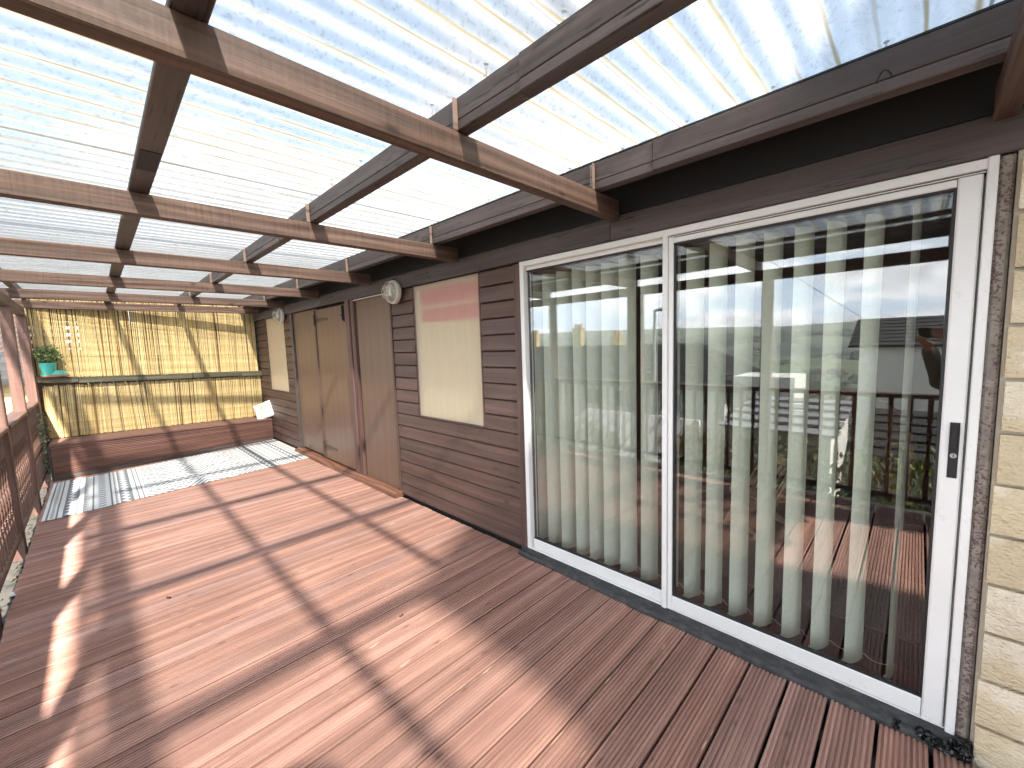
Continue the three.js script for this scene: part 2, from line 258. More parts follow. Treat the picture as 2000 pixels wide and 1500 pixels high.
    for (let k = 0; k < 4; k++) mesh('screw', new THREE.SphereGeometry(0.006, 8, 5).scale(1, 1, 0.5).translate(-5.64 + k * 0.085, yy, 0.0185), M.black, d2);
  }
  mesh('bolt', merge([bar(-4.855, -4.815, 1.865, 2.055, 0.014, 0.022, 'y', 0.002), cyl([-4.835, 1.88, 0.030], [-4.835, 2.05, 0.030], 0.008), bar(-4.862, -4.835, 1.93, 1.945, 0.022, 0.042, 'x', 0.002)]), M.black, d2);
  mesh('threshold', (() => { const g = prism(2.99, [[0.002, -0.03], [0.002, 0.085], [0.040, 0.078], [0.058, 0.030], [0.058, -0.03]]); g.translate(-5.245, 0, 0.006); return g; })(), M.threshold, shed);
  mesh('head_strip', cyl([-4.56, 2.082, 0.012], [-3.66, 2.082, 0.014], 0.007, 0.007, 6), std({ color: lin(0.6, 0.58, 0.54), roughness: 0.6 }), shed);
}

// ================================================================== sliding patio door
{
  const wt = rep(tex(512, 512, (u, v) => { const d = sm(0.70, 0.9, fb(u, v, 50, 50, 4, 81)) * 0.2 + (vn(u * 160, v * 160, 160, 160, 83) > 0.985 ? 0.45 : 0); const k = 0.84 - 0.08 * fb(u, v, 5, 5, 3, 84); return mix3([k, k, k * 0.985], [0.30, 0.26, 0.20], d); }), 0.8, 0.8);
  M.alu = std({ map: wt, roughness: 0.38, metalness: 0 });
  const D = thing('patio_door', 'white aluminium sliding patio door with two tall glass panels', 'door');
  const gask = std({ color: lin(0.015, 0.015, 0.016), roughness: 0.5 });
  const fr = new THREE.Group(); fr.name = 'door_frame'; D.add(fr);
  mesh('jamb', bar(-1.980, -1.944, 0.048, 2.094, -0.075, 0.018, 'y', 0.003), M.alu, fr);
  mesh('jamb', bar(0.136, 0.161, 0.045, 2.094, -0.075, 0.026, 'y', 0.003), M.alu, fr);
  mesh('head', bar(-1.944, 0.136, 2.060, 2.094, -0.075, 0.020, 'x', 0.003), M.alu, fr);
  mesh('track_slot', bar(-0.93, 0.135, 2.048, 2.060, -0.055, 0.004, 'x', 0.001), gask, fr);
  mesh('track', bar(-0.93, 0.134, 2.0515, 2.0545, 0.002, 0.016, 'x', 0.001), M.alu, fr);
  mesh('sill_track', bar(-1.944, 0.136, 0.030, 0.048, -0.08, 0.012, 'x', 0.002), M.alu, fr);
  for (let k = 0; k < 3; k++) mesh('gasket', bar(-1.944 + k * 0.0005, -1.938 + k * 0.004, 0.12, 2.04, -0.070 + k * 0.018, -0.060 + k * 0.018, 'y', 0.001), k % 2 ? M.alu : gask, fr);
  // dirt and dark paint spilled on the corner of the jamb
  const glassM = phys({ color: lin(0.992, 0.996, 0.993), roughness: 0.0, transmission: 1, thickness: 0, ior: 1.52, metalness: 0 });
  const panel = (name, lab, x0, x1, y0, y1, z, st) => {
    const P = new THREE.Group(); P.name = name; P.userData.label = lab; D.add(P);
    mesh('bottom_rail', bar(x0, x1, 0.049, y0, z - 0.035, z, 'x', 0.006), M.alu, P);
    mesh('top_rail', bar(x0, x1, y1, y1 + 0.026, z - 0.035, z, 'x', 0.004), M.alu, P);
    mesh('gasket', bar(x0, x1, y0, y0 + 0.006, z - 0.030, z - 0.004, 'x', 0.001), gask, P); mesh('gasket', bar(x0, x1, y1 - 0.010, y1, z - 0.030, z - 0.004, 'x', 0.001), gask, P);
    for (const zz of [z - 0.012, z - 0.030]) { const g = new THREE.BoxGeometry(x1 - x0 - 0.004, y1 - y0 - 0.004, 0.004).translate((x0 + x1) / 2, (y0 + y1) / 2, zz); mesh('glass', g, glassM, P); }
    return P;
  };
  panel('fixed_panel', 'fixed glass panel beside the timber wall', -1.937, -0.962, 0.122, 2.034, -0.004);
  const S = panel('sliding_panel', 'sliding glass panel with black handle', -0.908, 0.070, 0.126, 2.022, 0.010);
  mesh('meeting_stile', bar(-0.962, -0.934, 0.045, 2.062, -0.04, 0.022, 'y', 0.004), M.alu, D);
  mesh('stile', bar(-0.932, -0.908, 0.047, 2.050, -0.028, 0.014, 'y', 0.003), M.alu, S);
  mesh('gasket', bar(-0.908, -0.897, 0.126, 2.022, -0.022, 0.004, 'y', 0.001), gask, S);
  mesh('gasket', bar(0.063, 0.072, 0.126, 2.022, -0.022, 0.006, 'y', 0.001), gask, S);
  mesh('stile', bar(0.072, 0.130, 0.047, 2.048, -0.028, 0.014, 'y', 0.005), M.alu, S);
  const h = mesh('handle', merge([bar(0.094, 0.119, 1.012, 1.212, 0.012, 0.019, 'y', 0.003), bar(0.094, 0.098, 1.11, 1.20, 0.019, 0.024, 'y', 0.001), bar(0.115, 0.119, 1.11, 1.20, 0.019, 0.024, 'y', 0.001), bar(0.096, 0.117, 1.196, 1.203, 0.019, 0.024, 'x', 0.001), bar(0.096, 0.117, 1.108, 1.115, 0.019, 0.024, 'x', 0.001)]), M.black, S);
  mesh('lock', new THREE.CylinderGeometry(0.0085, 0.0085, 0.006, 20).rotateX(Math.PI / 2).translate(0.1065, 1.094, 0.0215), std({ color: lin(0.55, 0.55, 0.55), metalness: 0.9, roughness: 0.35 }), h);
  mesh('keyhole', bar(0.1052, 0.1078, 1.089, 1.099, 0.0245, 0.0252, 'y', 0.0003), M.black, h);
}
// black felt flashing in front of the door
{
  const ft = rep(tex(512, 256, (u, v) => { const a = fb(u, v, 12, 8, 5, 91), b = fb(u, v, 70, 40, 2, 93); const k = 0.020 + 0.05 * a * b; return mix3([k, k, k * 1.05], [0.055, 0.052, 0.05], sm(0.5, 0.75, a)); }), 0.35, 0.18);
  M.felt = std({ map: ft, bumpMap: ft, bumpScale: 0.004, roughness: 0.55 });
  const N = 240, prof = [[0.012, 0.046], [0.030, 0.044], [0.034, 0.030], [0.052, 0.024], [0.066, 0.020], [0.074, 0.004], [0.078, -0.04]], pos = [], uv = [], idx = [];
  for (let i = 0; i <= N; i++) { const x = -2.03 + 2.235 * i / N; let acc = 0; prof.forEach(([z, y], k) => { const w = (fb(i / N, k / 9, 60, 9, 3, 17) - 0.5) * (k > 3 ? 0.012 : 0.003), bulge = k > 2 && k < 6 ? 0.010 * sm(0.55, 0.7, fb(i / N, 0.3, 22, 3, 2, 19)) : 0; pos.push(x, y + w * 0.6 + bulge * 0.4, z + w + bulge * 0.6 - (x < -1.2 ? 0.012 * sm(-1.2, -2, x) : 0)); uv.push(x, acc); acc += 0.02; }); }
  for (let i = 0; i < N; i++) for (let k = 0; k < prof.length - 1; k++) { const a = i * prof.length + k, b = a + prof.length; idx.push(a, a + 1, b, b, a + 1, b + 1); }
  const g = new THREE.BufferGeometry(); g.setAttribute('position', new THREE.Float32BufferAttribute(pos, 3)); g.setAttribute('uv', new THREE.Float32BufferAttribute(uv, 2)); g.setIndex(idx); g.computeVertexNormals();
  const f = thing('felt_flashing', 'black felt flashing strip below the white patio door', 'flashing');
  mesh('felt_strip', g, M.felt, f);
  const r = rng(33), q = [];
  for (let i = 0; i < 46; i++) { const t = r(), s = 0.006 + 0.014 * r(), b = new THREE.IcosahedronGeometry(s, 1), p = b.attributes.position; for (let k = 0; k < p.count; k++) { const n = 0.75 + 0.5 * hsh(Math.round(p.getX(k) * 9e3) + i, Math.round(p.getY(k) * 9e3 + p.getZ(k) * 5e3), 3); p.setXYZ(k, p.getX(k) * n * (1 + r()), p.getY(k) * n, p.getZ(k) * n); } b.computeVertexNormals(); b.rotateY(r() * 6); b.translate(0.19 - t * t * 0.20, 0.010 + 0.075 * (1 - t) * r() * r(), 0.040 + 0.045 * r()); q.push(b); }
  mesh('tar_lump', merge(q), std({ color: lin(0.008, 0.008, 0.009), roughness: 0.22 }), f).userData.label = 'lump of glossy black tar in the corner by the stone wall';
}
// weathered sealant strip between door frame and stone
{
  const st = rep(tex(1024, 64, (u, v) => { const a = fb(u, v, 90, 6, 4, 101), b = fb(u, v, 420, 22, 2, 103); let c = mix3([0.16, 0.14, 0.12], [0.34, 0.31, 0.27], a); c = mix3(c, [0.13, 0.08, 0.075], sm(0.53, 0.62, b * 0.6 + 0.4 * fb(u, v, 9, 3, 3, 105))); return c; }), 2.1, 0.13);
  const g = bar(0.162, 0.197, 0.03, 2.09, -0.05, 0.016, 'y', 0.008); tag(mesh('sealant_strip', g, std({ map: st, bumpMap: st, bumpScale: 0.004, roughness: 0.95 })), 'rough grey and purple weathered strip between patio door and stone wall', 'sealant');
}
// ================================================================== vertical blind
{
  const bt = rep(tex(512, 512, (u, v) => { const a = vn(u * 90, v * 20, 90, 20, 111), b = vn(u * 24, v * 120, 24, 120, 113), c = fb(u, v, 40, 40, 2, 115), k = 0.86 + 0.12 * a * b + 0.10 * (c - 0.5); return [0.825 * k, 0.88 * k, 0.75 * k]; }), 0.25, 0.25);
  const bm = phys({ map: bt, bumpMap: bt, bumpScale: 0.0006, roughness: 0.95, transmission: 0.16, thickness: 0 });
  const B = thing('vertical_blind', 'pale green fabric vertical blind with spaced slats behind the patio door glass', 'blind');
  mesh('head_rail', bar(-2.06, 0.12, 2.030, 2.062, -0.22, -0.17, 'x', 0.003), std({ color: lin(0.03, 0.03, 0.032), roughness: 0.6 }), B);
  const xs = [-2.03, -1.912, -1.785, -1.655, -1.545, -1.431, -1.309, -1.167, -1.035, -0.903, -0.786, -0.661, -0.541, -0.419, -0.302, -0.176, -0.036];
  const r = rng(71), foot = [];
  xs.forEach((x, i) => {
    const an = i === 16 ? 1.36 : lerp(1.10, 1.10, i / 16) + (r() - 0.5) * 0.08, W = 0.122, n = 10, m = 24, pos = [], uv = [], idx = [], H = 1.985, curl = 0.006 + r() * 0.006, ph = r() * 6, uo = r(), vo = r();
    for (let j = 0; j <= m; j++) for (let k = 0; k <= n; k++) { const t = k / n, s = j / m, c = curl * Math.sin(Math.PI * t) + 0.004 * Math.sin(ph + s * 5) * (1 - s) * (t - 0.5), dx = Math.cos(an), dz = -Math.sin(an); pos.push(x + dx * W * t - dz * c * 1, 0.036 + H * s + (j === 0 ? 0.0 : 0), -0.142 + dz * W * t + dx * c); uv.push(uo + t * W, vo + s * H); }
    for (let j = 0; j < m; j++) for (let k = 0; k < n; k++) { const a = j * (n + 1) + k, b = a + n + 1; idx.push(a, a + 1, b, b, a + 1, b + 1); }
    const g = new THREE.BufferGeometry(); g.setAttribute('position', new THREE.Float32BufferAttribute(pos, 3)); g.setAttribute('uv', new THREE.Float32BufferAttribute(uv, 2)); g.setIndex(idx); g.computeVertexNormals();
    const s = mesh('slat', g, bm, B); const ex = x + Math.cos(an) * W, ez = -0.142 - Math.sin(an) * W; foot.push([x, ex, ez]);
    mesh('weight', between([x - 0.001, 0.045, -0.1405], [ex, 0.045, ez], 0.030, 0.004, 0.001), bm, s);
    mesh('clip', new THREE.SphereGeometry(0.005, 8, 6).translate(x - 0.002, 0.058, -0.140), std({ color: lin(0.6, 0.6, 0.58), roughness: 0.4 }), s);
  });
  // bead chain looping from slat to slat
  const pts = []; foot.forEach(([x, ex, ez], i) => { const a = [ex, 0.058, ez]; pts.push(a); const nx = foot[i + 1]; if (nx) for (const t of [0.25, 0.5, 0.75]) pts.push([lerp(ex, nx[1], t), 0.058 - 0.030 * 4 * t * (1 - t) * (0.6 + 0.6 * hsh(i, 3, 5)), lerp(ez, nx[2], t)]); });
  mesh('bead_chain', tube(pts, 0.0016, 260, 5), std({ color: lin(0.75, 0.75, 0.72), roughness: 0.4 }), B);
}
// ================================================================== room behind the glass
{
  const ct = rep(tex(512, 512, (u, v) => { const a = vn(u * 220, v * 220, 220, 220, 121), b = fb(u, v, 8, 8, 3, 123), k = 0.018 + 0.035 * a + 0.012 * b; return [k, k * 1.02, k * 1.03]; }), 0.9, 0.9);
  const pl = std({ color: lin(0.16, 0.13, 0.10), roughness: 0.9 });
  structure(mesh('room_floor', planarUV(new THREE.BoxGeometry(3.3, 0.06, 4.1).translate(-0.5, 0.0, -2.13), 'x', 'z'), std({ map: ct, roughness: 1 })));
  structure(mesh('room_wall', merge([new THREE.BoxGeometry(3.5, 2.6, 0.08).translate(-0.5, 1.22, -4.24), new THREE.BoxGeometry(0.08, 2.6, 4.1).translate(-2.13, 1.22, -2.2), new THREE.BoxGeometry(0.08, 2.6, 4.1).translate(1.13, 1.22, -2.2)]), pl));
  structure(mesh('room_ceiling', new THREE.BoxGeometry(3.3, 0.05, 4.2).translate(-0.5, 2.30, -2.14), pl));
  structure(mesh('inner_sill', bar(-2.0, 0.17, 0.020, 0.033, -0.30, -0.082, 'x', 0.003), std({ color: lin(0.055, 0.016, 0.012), roughness: 0.35 })));
  tag(mesh('floor_mat', planarUV(new THREE.BoxGeometry(2.9, 0.012, 0.66).translate(-0.45, 0.037, -0.86), 'x', 'z'), std({ map: ct.clone(), color: lin(2.6, 2.6, 2.55), roughness: 1 })), 'grey woven floor mat inside the glass door', 'mat');
  // folding slatted chair
  const c = thing('folding_chair', 'small pale wooden folding chair with slatted back, behind the glass', 'chair', [-0.80, 0.031, -1.42]); c.rotation.y = -0.62; c.scale.setScalar(0.92);
  for (const s of [-1, 1]) { mesh('leg', between([s * 0.17, 0.0, 0.24], [s * 0.17, 0.60, -0.16], 0.035, 0.018), M.pale[0], c); mesh('leg', between([s * 0.145, 0.0, -0.22], [s * 0.145, 0.34, 0.20], 0.035, 0.018), M.pale[1], c); }
  for (let k = 0; k < 7; k++) mesh('seat_slat', between([-0.165, 0.30, -0.12 + k * 0.05], [0.165, 0.30, -0.12 + k * 0.05], 0.014, 0.038), M.pale[k % 2], c);
  mesh('top_rail', between([-0.18, 0.585, -0.152], [0.18, 0.585, -0.152], 0.075, 0.018), M.pale[0], c);
  for (let k = 0; k < 6; k++) { const x = -0.13 + k * 0.052; mesh('back_slat', between([x, 0.34, 0.008], [x, 0.56, -0.136], 0.03, 0.012), M.pale[k % 2], c); }
  for (const [y, z] of [[0.05, 0.205], [0.09, -0.11]]) mesh('stretcher', between([-0.17, y, z], [0.17, y, z], 0.022, 0.022), M.pale[0], c);
  // wicker loveseat
  const w = thing('wicker_sofa', 'brown wicker two-seat sofa with rounded arms at the back of the room', 'sofa', [-0.62, 0.031, -2.95]);
  const wt = rep(tex(256, 256, (u, v) => { const q = (Math.floor(u * 16) + Math.floor(v * 16)) % 2, k = 0.5 + 0.5 * Math.abs(Math.sin((q ? u : v) * 16 * Math.PI)); return [0.22 * k, 0.105 * k, 0.045 * k]; }), 0.16, 0.16);
  const wm = std({ map: wt, bumpMap: wt, bumpScale: 0.006, roughness: 0.6 });
  mesh('seat', planarUV(new THREE.BoxGeometry(1.16, 0.14, 0.56, 4, 1, 2).translate(0, 0.34, 0), 'x', 'z'), wm, w);
  { const s = new THREE.Shape(); s.moveTo(-0.62, 0); s.lineTo(0.62, 0); s.bezierCurveTo(0.62, 0.42, 0.45, 0.52, 0, 0.55); s.bezierCurveTo(-0.45, 0.52, -0.62, 0.42, -0.62, 0); const g = new THREE.ExtrudeGeometry(s, { depth: 0.05, bevelEnabled: true, bevelSize: 0.012, bevelThickness: 0.012, curveSegments: 20 }).translate(0, 0.34, -0.34); mesh('backrest', g, wm, w); }
  for (const s of [-1, 1]) { mesh('arm', tube([[s * 0.60, 0.05, 0.27], [s * 0.62, 0.50, 0.29], [s * 0.61, 0.62, 0.15], [s * 0.60, 0.66, -0.15], [s * 0.58, 0.72, -0.30]], 0.034, 30, 8), wm, w); mesh('arm_panel', new THREE.BoxGeometry(0.03, 0.36, 0.54).translate(s * 0.60, 0.44, -0.02), wm, w); for (const z of [-0.26, 0.25]) mesh('leg', cyl([s * 0.54, 0, z], [s * 0.54, 0.28, z], 0.022), wm, w); }
  mesh('apron', planarUV(new THREE.BoxGeometry(1.14, 0.20, 0.02).translate(0, 0.20, 0.27)), wm, w);
}
// ================================================================== stone wall right of the door
{
  const tx = rep(tex(1024, 1024, (u, v) => { const a = fb(u, v, 6, 9, 5, 131), b = fb(u, v, 40, 70, 3, 133), c = fb(u, v, 5, 5, 4, 137); let k = mix3([0.62, 0.545, 0.41], [0.78, 0.705, 0.56], clamp(a * 0.9 + (b - 0.5) * 0.7)); k = mix3(k, [0.52, 0.40, 0.22], sm(0.55, 0.72, c) * 0.5); return vn(u * 200, v * 200, 200, 200, 139) > 0.975 ? mix3(k, [0.16, 0.13, 0.09], 0.6) : k; }), 1.0, 1.0);
  const bp = rep(tex(512, 512, (u, v) => { const q = 0.55 * fb(u, v, 14, 26, 4, 141) + 0.45 * fb(u, v, 60, 90, 2, 143); return [q, q, q]; }, false), 0.5, 0.5);
  const sm_ = [0.96, 1.05, 1.0].map((k) => std({ map: tx, bumpMap: bp, bumpScale: 0.012, roughness: 1, color: lin(k, k, k * 0.99) }));
  const W = thing('stone_wall', 'cream split-face stone wall beside the patio door', 'wall');
  mesh('mortar', new THREE.BoxGeometry(3.0, 2.9, 0.10).translate(1.70, 0.72, -0.035), std({ color: lin(0.46, 0.42, 0.34), roughness: 1 }), W);
  mesh('wall_core', new THREE.BoxGeometry(3.0, 2.9, 0.2).translate(1.70, 0.72, -0.19), M.void, W);
  const r = rng(151), ph = 0.1765;
  for (let j = -1; j < 12; j++) { let x = 0.199 + (r() - 0.5) * 0.008; const yb = -0.041 + j * ph; while (x < 3.15) { const w = Math.min(3.17 - x, 0.30 + r() * 0.26); if (w < 0.06) break;
    const n = 8, m = 4, g = new THREE.BoxGeometry(w - 0.013, Math.min(ph - 0.013, 2.07 - yb - 0.012), 0.045, n, m, 1), p = g.attributes.position, hw = (w - 0.013) / 2, hh = (ph - 0.016) / 2, sd = Math.floor(r() * 60);
    for (let k = 0; k < p.count; k++) if (p.getZ(k) > 0) { const X = p.getX(k), Y = p.getY(k), e = Math.min(1, Math.min(hw - Math.abs(X), (hh - Math.abs(Y))) / 0.016); p.setZ(k, 0.012 + 0.008 * Math.max(0, e) + 0.006 * fb(X + 3, Y + 3, 17, 17, 2, sd)); }
    const uo = r(), vo = r(), uv = new Float32Array(p.count * 2); for (let k = 0; k < p.count; k++) { uv[2 * k] = uo + p.getX(k) + p.getZ(k); uv[2 * k + 1] = vo + p.getY(k); } g.setAttribute('uv', new THREE.BufferAttribute(uv, 2)); g.computeVertexNormals();
    const s = mesh('stone', g, sm_[Math.floor(r() * 3)], W); s.position.set(x + w / 2, yb + ph / 2, 0.028 + r() * 0.004); x += w; } }
}
// two-storey wing further right; its corner shades the near end of the deck
{
  const W = thing('house_wing', 'two-storey cream rendered house wing standing right of the deck', 'building');
  mesh('wall', new THREE.BoxGeometry(5, 5.25, 6.0).translate(5.72, 2.43, -1.13), std({ color: lin(0.55, 0.49, 0.38), roughness: 1 }), W);
  mesh('roof', (() => { const g = prism(5.4, [[0, -3.2], [0, 3.2], [2.2, 0]]); g.rotateY(0); g.translate(5.75, 5.06, -1.13); return g; })(), M.black, W);
}

// ================================================================== pergola: posts, rafters, purlins, clear roof sheets
const RX = [1.60, 0.165, -1.228, -2.648, -4.095, -5.505, -6.905, -8.20], PX = [1.60, 0.33, -1.11, -2.53, -3.92, -5.32, -6.73, -8.09];
{
  const P = thing('pergola', 'brown timber lean-to pergola roofed with clear corrugated plastic sheets', 'pergola');
  RX.forEach((x) => mesh('rafter', bar(x - 0.027, x + 0.027, 2.198, 2.299, 0.034, 2.86, 'z', 0.004), pick(M.rafter), P));
  PX.forEach((x) => mesh('post', bar(x - 0.045, x + 0.045, -0.13, 2.093, 2.668, 2.758, 'y', 0.006), pick(M.rail), P));
  const purlin = (z0, z1, yb, ym, yt, mats) => {
    const cuts = [-8.62, -5.86 - R0() * 0.3, -3.05 - R0() * 0.2, -0.895, 1.82];
    for (let k = 0; k < cuts.length - 1; k++) { const j = k % 2 ? 0.004 : 0; const u = mesh('purlin', bar(cuts[k], cuts[k + 1] - 0.004, ym + 0.001, yt, z0, z1 + j, 'x', 0.003), pick(mats), P); mesh('batten', bar(cuts[k], cuts[k + 1] - 0.003, yb, ym - 0.001, z0 + 0.001, z1 + 0.001 + j, 'x', 0.003), pick(mats), u); }
  };
  const dk = M.dark;
  purlin(0.212, 0.266, 2.301, 2.342, 2.432, dk); purlin(1.088, 1.142, 2.301, 2.336, 2.412, dk); purlin(1.866, 1.940, 2.301, 2.313, 2.326, dk); purlin(2.655, 2.712, 2.347, 2.38, 2.416, dk);
  for (let i = 0; i < RX.length - 1; i++) mesh('edge_beam', bar(PX[i + 1] + 0.001, PX[i] - 0.001, 2.094, 2.196, 2.676, 2.752, 'x', 0.004), pick(M.rafter), P);
  mesh('edge_fascia', bar(-8.65, 1.85, 2.305, 2.425, 2.868, 2.890, 'x', 0.003), M.dark[1], P);
  // galvanised strap ties painted over, with nail heads
  const tm = std({ color: lin(0.26, 0.185, 0.155), metalness: 0.2, roughness: 0.5 });
  for (const x of RX.slice(1)) for (const [z, yt] of [[0.272, 2.425], [1.143, 2.405]]) {
    const t = mesh('strap_tie', merge([bar(x + 0.002, x + 0.027, 2.300, yt, z, z + 0.003, 'y', 0.0008), bar(x + 0.0265, x + 0.0295, 2.302, yt, z, z + 0.020, 'y', 0.0008)]), tm, P);
    for (let k = 0; k < 4; k++) mesh('nail', new THREE.SphereGeometry(0.0035, 6, 4).translate(x + 0.010 + 0.007 * (k % 2), 2.316 + k * 0.025, z + 0.003), M.black, t);
  }
  // nail plate and cracks under purlin A
  mesh('nail_plate', bar(-2.30, -2.08, 2.2985, 2.3005, 1.872, 1.934, 'x', 0.0005), M.black, P);
  mesh('wire_hook', tube([[-0.135, 2.318, 0.268], [-0.132, 2.352, 0.270], [-0.116, 2.372, 0.271], [-0.100, 2.352, 0.270], [-0.096, 2.318, 0.268]], 0.0022, 24, 5), M.black, P);
  // corrugated sheets
  const WAVE = 0.105, dirt = rep(tex(1024, 1024, (u, v) => {
    const n = 10, ph = u * n - Math.floor(u * n), lane = Math.floor(u * n);                 // u spans ten corrugations; valley at phase 0.75
    let d = Math.abs(ph - 0.75); d = Math.min(d, 1 - d);
    const str = 0.35 + 0.9 * hsh(lane, 3, 9) , wv = fb(u, v, 10, 7, 4, 161), ed = fb(u, v, 200, 26, 3, 163), gr = vn(u * 420, v * 420, 420, 420, 167), big = fb(u, v, 5, 5, 4, 171);
    const line = sm(0.085 * (0.5 + wv), 0.02, d + (ed - 0.5) * 0.07) * clamp(str * (0.5 + wv)) ;
    const speck = sm(0.90, 0.985, gr) * sm(0.40, 0.62, big) * 0.55 + sm(0.72, 0.80, fb(u, v, 90, 120, 3, 173)) * 0.35 * sm(0.42, 0.6, big);
    const mo = 1 + 0.16 * (fb(u, v, 70, 200, 3, 187) - 0.5) - 0.22 * sm(0.62, 0.80, fb(u, v, 150, 340, 2, 189)); let c = [0.465 * mo, 0.475 * mo, 0.478 * mo]; const film = 0.10 * sm(0.4, 0.7, fb(u, v, 20, 4, 4, 177)); c = mix3(c, [0.47, 0.485, 0.45], film * 2);
    c = mix3(c, [0.24, 0.19, 0.11], line * 0.9); return mix3(c, [0.22, 0.23, 0.19], clamp(speck));
  }), 1.05, 3.0);
  const rough = rep(tex(512, 512, (u, v) => { const n = 10, ph = u * n - Math.floor(u * n); let d = Math.abs(ph - 0.75); d = Math.min(d, 1 - d); const q = 0.61 + 0.18 * sm(0.09, 0.02, d) * fb(u, v, 20, 9, 3, 181) + 0.16 * (fb(u, v, 30, 12, 4, 183) - 0.5); return [0, q, 0]; }, false), 1.05, 3.0);
  const sheetM = phys({ map: dirt, roughnessMap: rough, roughness: 1.0, transmission: 1, thickness: 0, ior: 1.45, side: THREE.DoubleSide });
  const r = rng(191), scG = merge([new THREE.CylinderGeometry(0.0022, 0.0022, 0.044, 6), new THREE.CylinderGeometry(0.007, 0.008, 0.003, 10).translate(0, 0.021, 0)]), scM = std({ color: lin(0.34, 0.33, 0.31), roughness: 0.6 });
  for (let x = -8.65; x < 1.7; x += 3 * WAVE) for (const [z, y] of [[0.238, 2.447], [1.115, 2.445], [1.90, 2.440], [2.69, 2.438]]) { const s = mesh('roof_screw', scG, scM, P); s.position.set(x + 0.026 + (r() - 0.5) * 0.01, y, z + (r() - 0.5) * 0.02); }
  for (let k = 0; k < 12; k++) {
    const xa = -8.72 + k * 8.4 * WAVE, nw = 8.5, n = 119, m = 2, pos = [], uv = [], idx = [], lift = (k % 2) * 0.0035, vo = r(), uo = Math.floor(r() * 10) * WAVE;
    for (let j = 0; j <= m; j++) for (let i = 0; i <= n; i++) { const x = xa + nw * WAVE * i / n, z = lerp(0.10, 2.95, j / m), y = lerp(2.458, 2.440, j / m) + 0.015 * Math.sin(6.28318 * x / WAVE) + lift; pos.push(x, y, z); uv.push(x + uo, z + vo * 3); }
    for (let j = 0; j < m; j++) for (let i = 0; i < n; i++) { const a = j * (n + 1) + i, b = a + n + 1; idx.push(a, b, a + 1, a + 1, b, b + 1); }
    const g = new THREE.BufferGeometry(); g.setAttribute('position', new THREE.Float32BufferAttribute(pos, 3)); g.setAttribute('uv', new THREE.Float32BufferAttribute(uv, 2)); g.setIndex(idx); g.computeVertexNormals();
    mesh('roof_sheet', g, sheetM, P);
  }
}

// ================================================================== balustrade
{
  const B = thing('balustrade', 'dark brown timber balustrade with turned spindles along the open side', 'balustrade');
  // turned spindle: square ends, ringed vase in the middle
  const H = 0.85, sp = [[0.017, 0], [0.017, 0.20], [0.011, 0.208], [0.017, 0.220], [0.011, 0.232], [0.019, 0.265], [0.016, 0.35], [0.010, 0.425], [0.016, 0.43], [0.010, 0.44], [0.016, 0.50], [0.019, 0.585], [0.011, 0.618], [0.017, 0.630], [0.011, 0.642], [0.017, 0.650], [0.017, H]];
  const lathe = new THREE.LatheGeometry(sp.slice(1, 16).map(([a, b]) => new THREE.Vector2(a, b)), 9);
  const q = (y0, y1) => bar(-0.0165, 0.0165, y0, y1, -0.0165, 0.0165, 'y', 0.002), spindle = merge([q(0, 0.20), q(0.65, H), lathe]);
  const rm = M.rail;
  for (let i = 0; i < PX.length - 1; i++) {
    const xa = PX[i + 1] + 0.046, xb = PX[i] - 0.046;
    mesh('top_rail', bar(xa, xb, 0.965, 1.003, 2.660, 2.782, 'x', 0.006), rm[i % 3], B); mesh('bottom_rail', bar(xa, xb, 0.068, 0.113, 2.676, 2.742, 'x', 0.005), rm[(i + 1) % 3], B);
    const n = 11; for (let k = 0; k < n; k++) { const s = mesh('spindle', spindle, pick(M.clad), B); s.position.set(lerp(xa, xb, (k + 0.5) / n), 0.114, 2.708); s.rotation.y = R0() * 0.2; }
  }
}

// ================================================================== far end: bench, reed screens, ledge, fence
const xBench = (z) => lerp(-8.03, -7.65, z / 2.62), xScr = (z) => lerp(-8.56, -8.21, z / 2.65);
{
  const B = thing('bench', 'long low brown bench boxed in with grooved boards below the reed screens', 'bench');
  const Z0 = 0.022, Z1 = 2.60, L = Z1 - Z0;
  const warp = (g) => { const p = g.attributes.position; for (let i = 0; i < p.count; i++) { const X = p.getX(i), t = 0.5 - X / L, z = lerp(Z0, Z1, t); p.setXYZ(i, xBench(z) + p.getZ(i), p.getY(i) * lerp(0.372, 0.478, t) / 0.42, z); } g.computeVertexNormals(); return g; };
  const grooved = (y0, y1, n) => { const pts = [[y0, -0.026], [y0, -0.003], [y0 + 0.003, 0]], st = (y1 - y0 - 0.01) / n; for (let k = 0; k < n; k++) { const c = y0 + 0.005 + st * (k + 0.5); pts.push([c - 0.0074, 0], [c - 0.0060, -0.013], [c + 0.0060, -0.013], [c + 0.0074, 0]); } pts.push([y1 - 0.003, 0], [y1, -0.003], [y1, -0.026]); return pts; };
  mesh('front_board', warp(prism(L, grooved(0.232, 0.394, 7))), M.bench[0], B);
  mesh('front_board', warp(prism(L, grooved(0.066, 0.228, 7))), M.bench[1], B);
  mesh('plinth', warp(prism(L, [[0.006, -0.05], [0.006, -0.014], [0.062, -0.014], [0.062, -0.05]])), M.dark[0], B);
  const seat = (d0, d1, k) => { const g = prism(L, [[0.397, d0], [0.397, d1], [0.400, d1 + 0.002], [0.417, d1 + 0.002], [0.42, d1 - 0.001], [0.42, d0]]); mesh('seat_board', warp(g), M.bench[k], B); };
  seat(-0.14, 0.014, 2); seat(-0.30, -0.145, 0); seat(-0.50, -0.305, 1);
  mesh('end_board', bar(-8.14, -7.70, 0.0, 0.45, 2.605, 2.625, 'x', 0.004), M.dark[1], B);
}
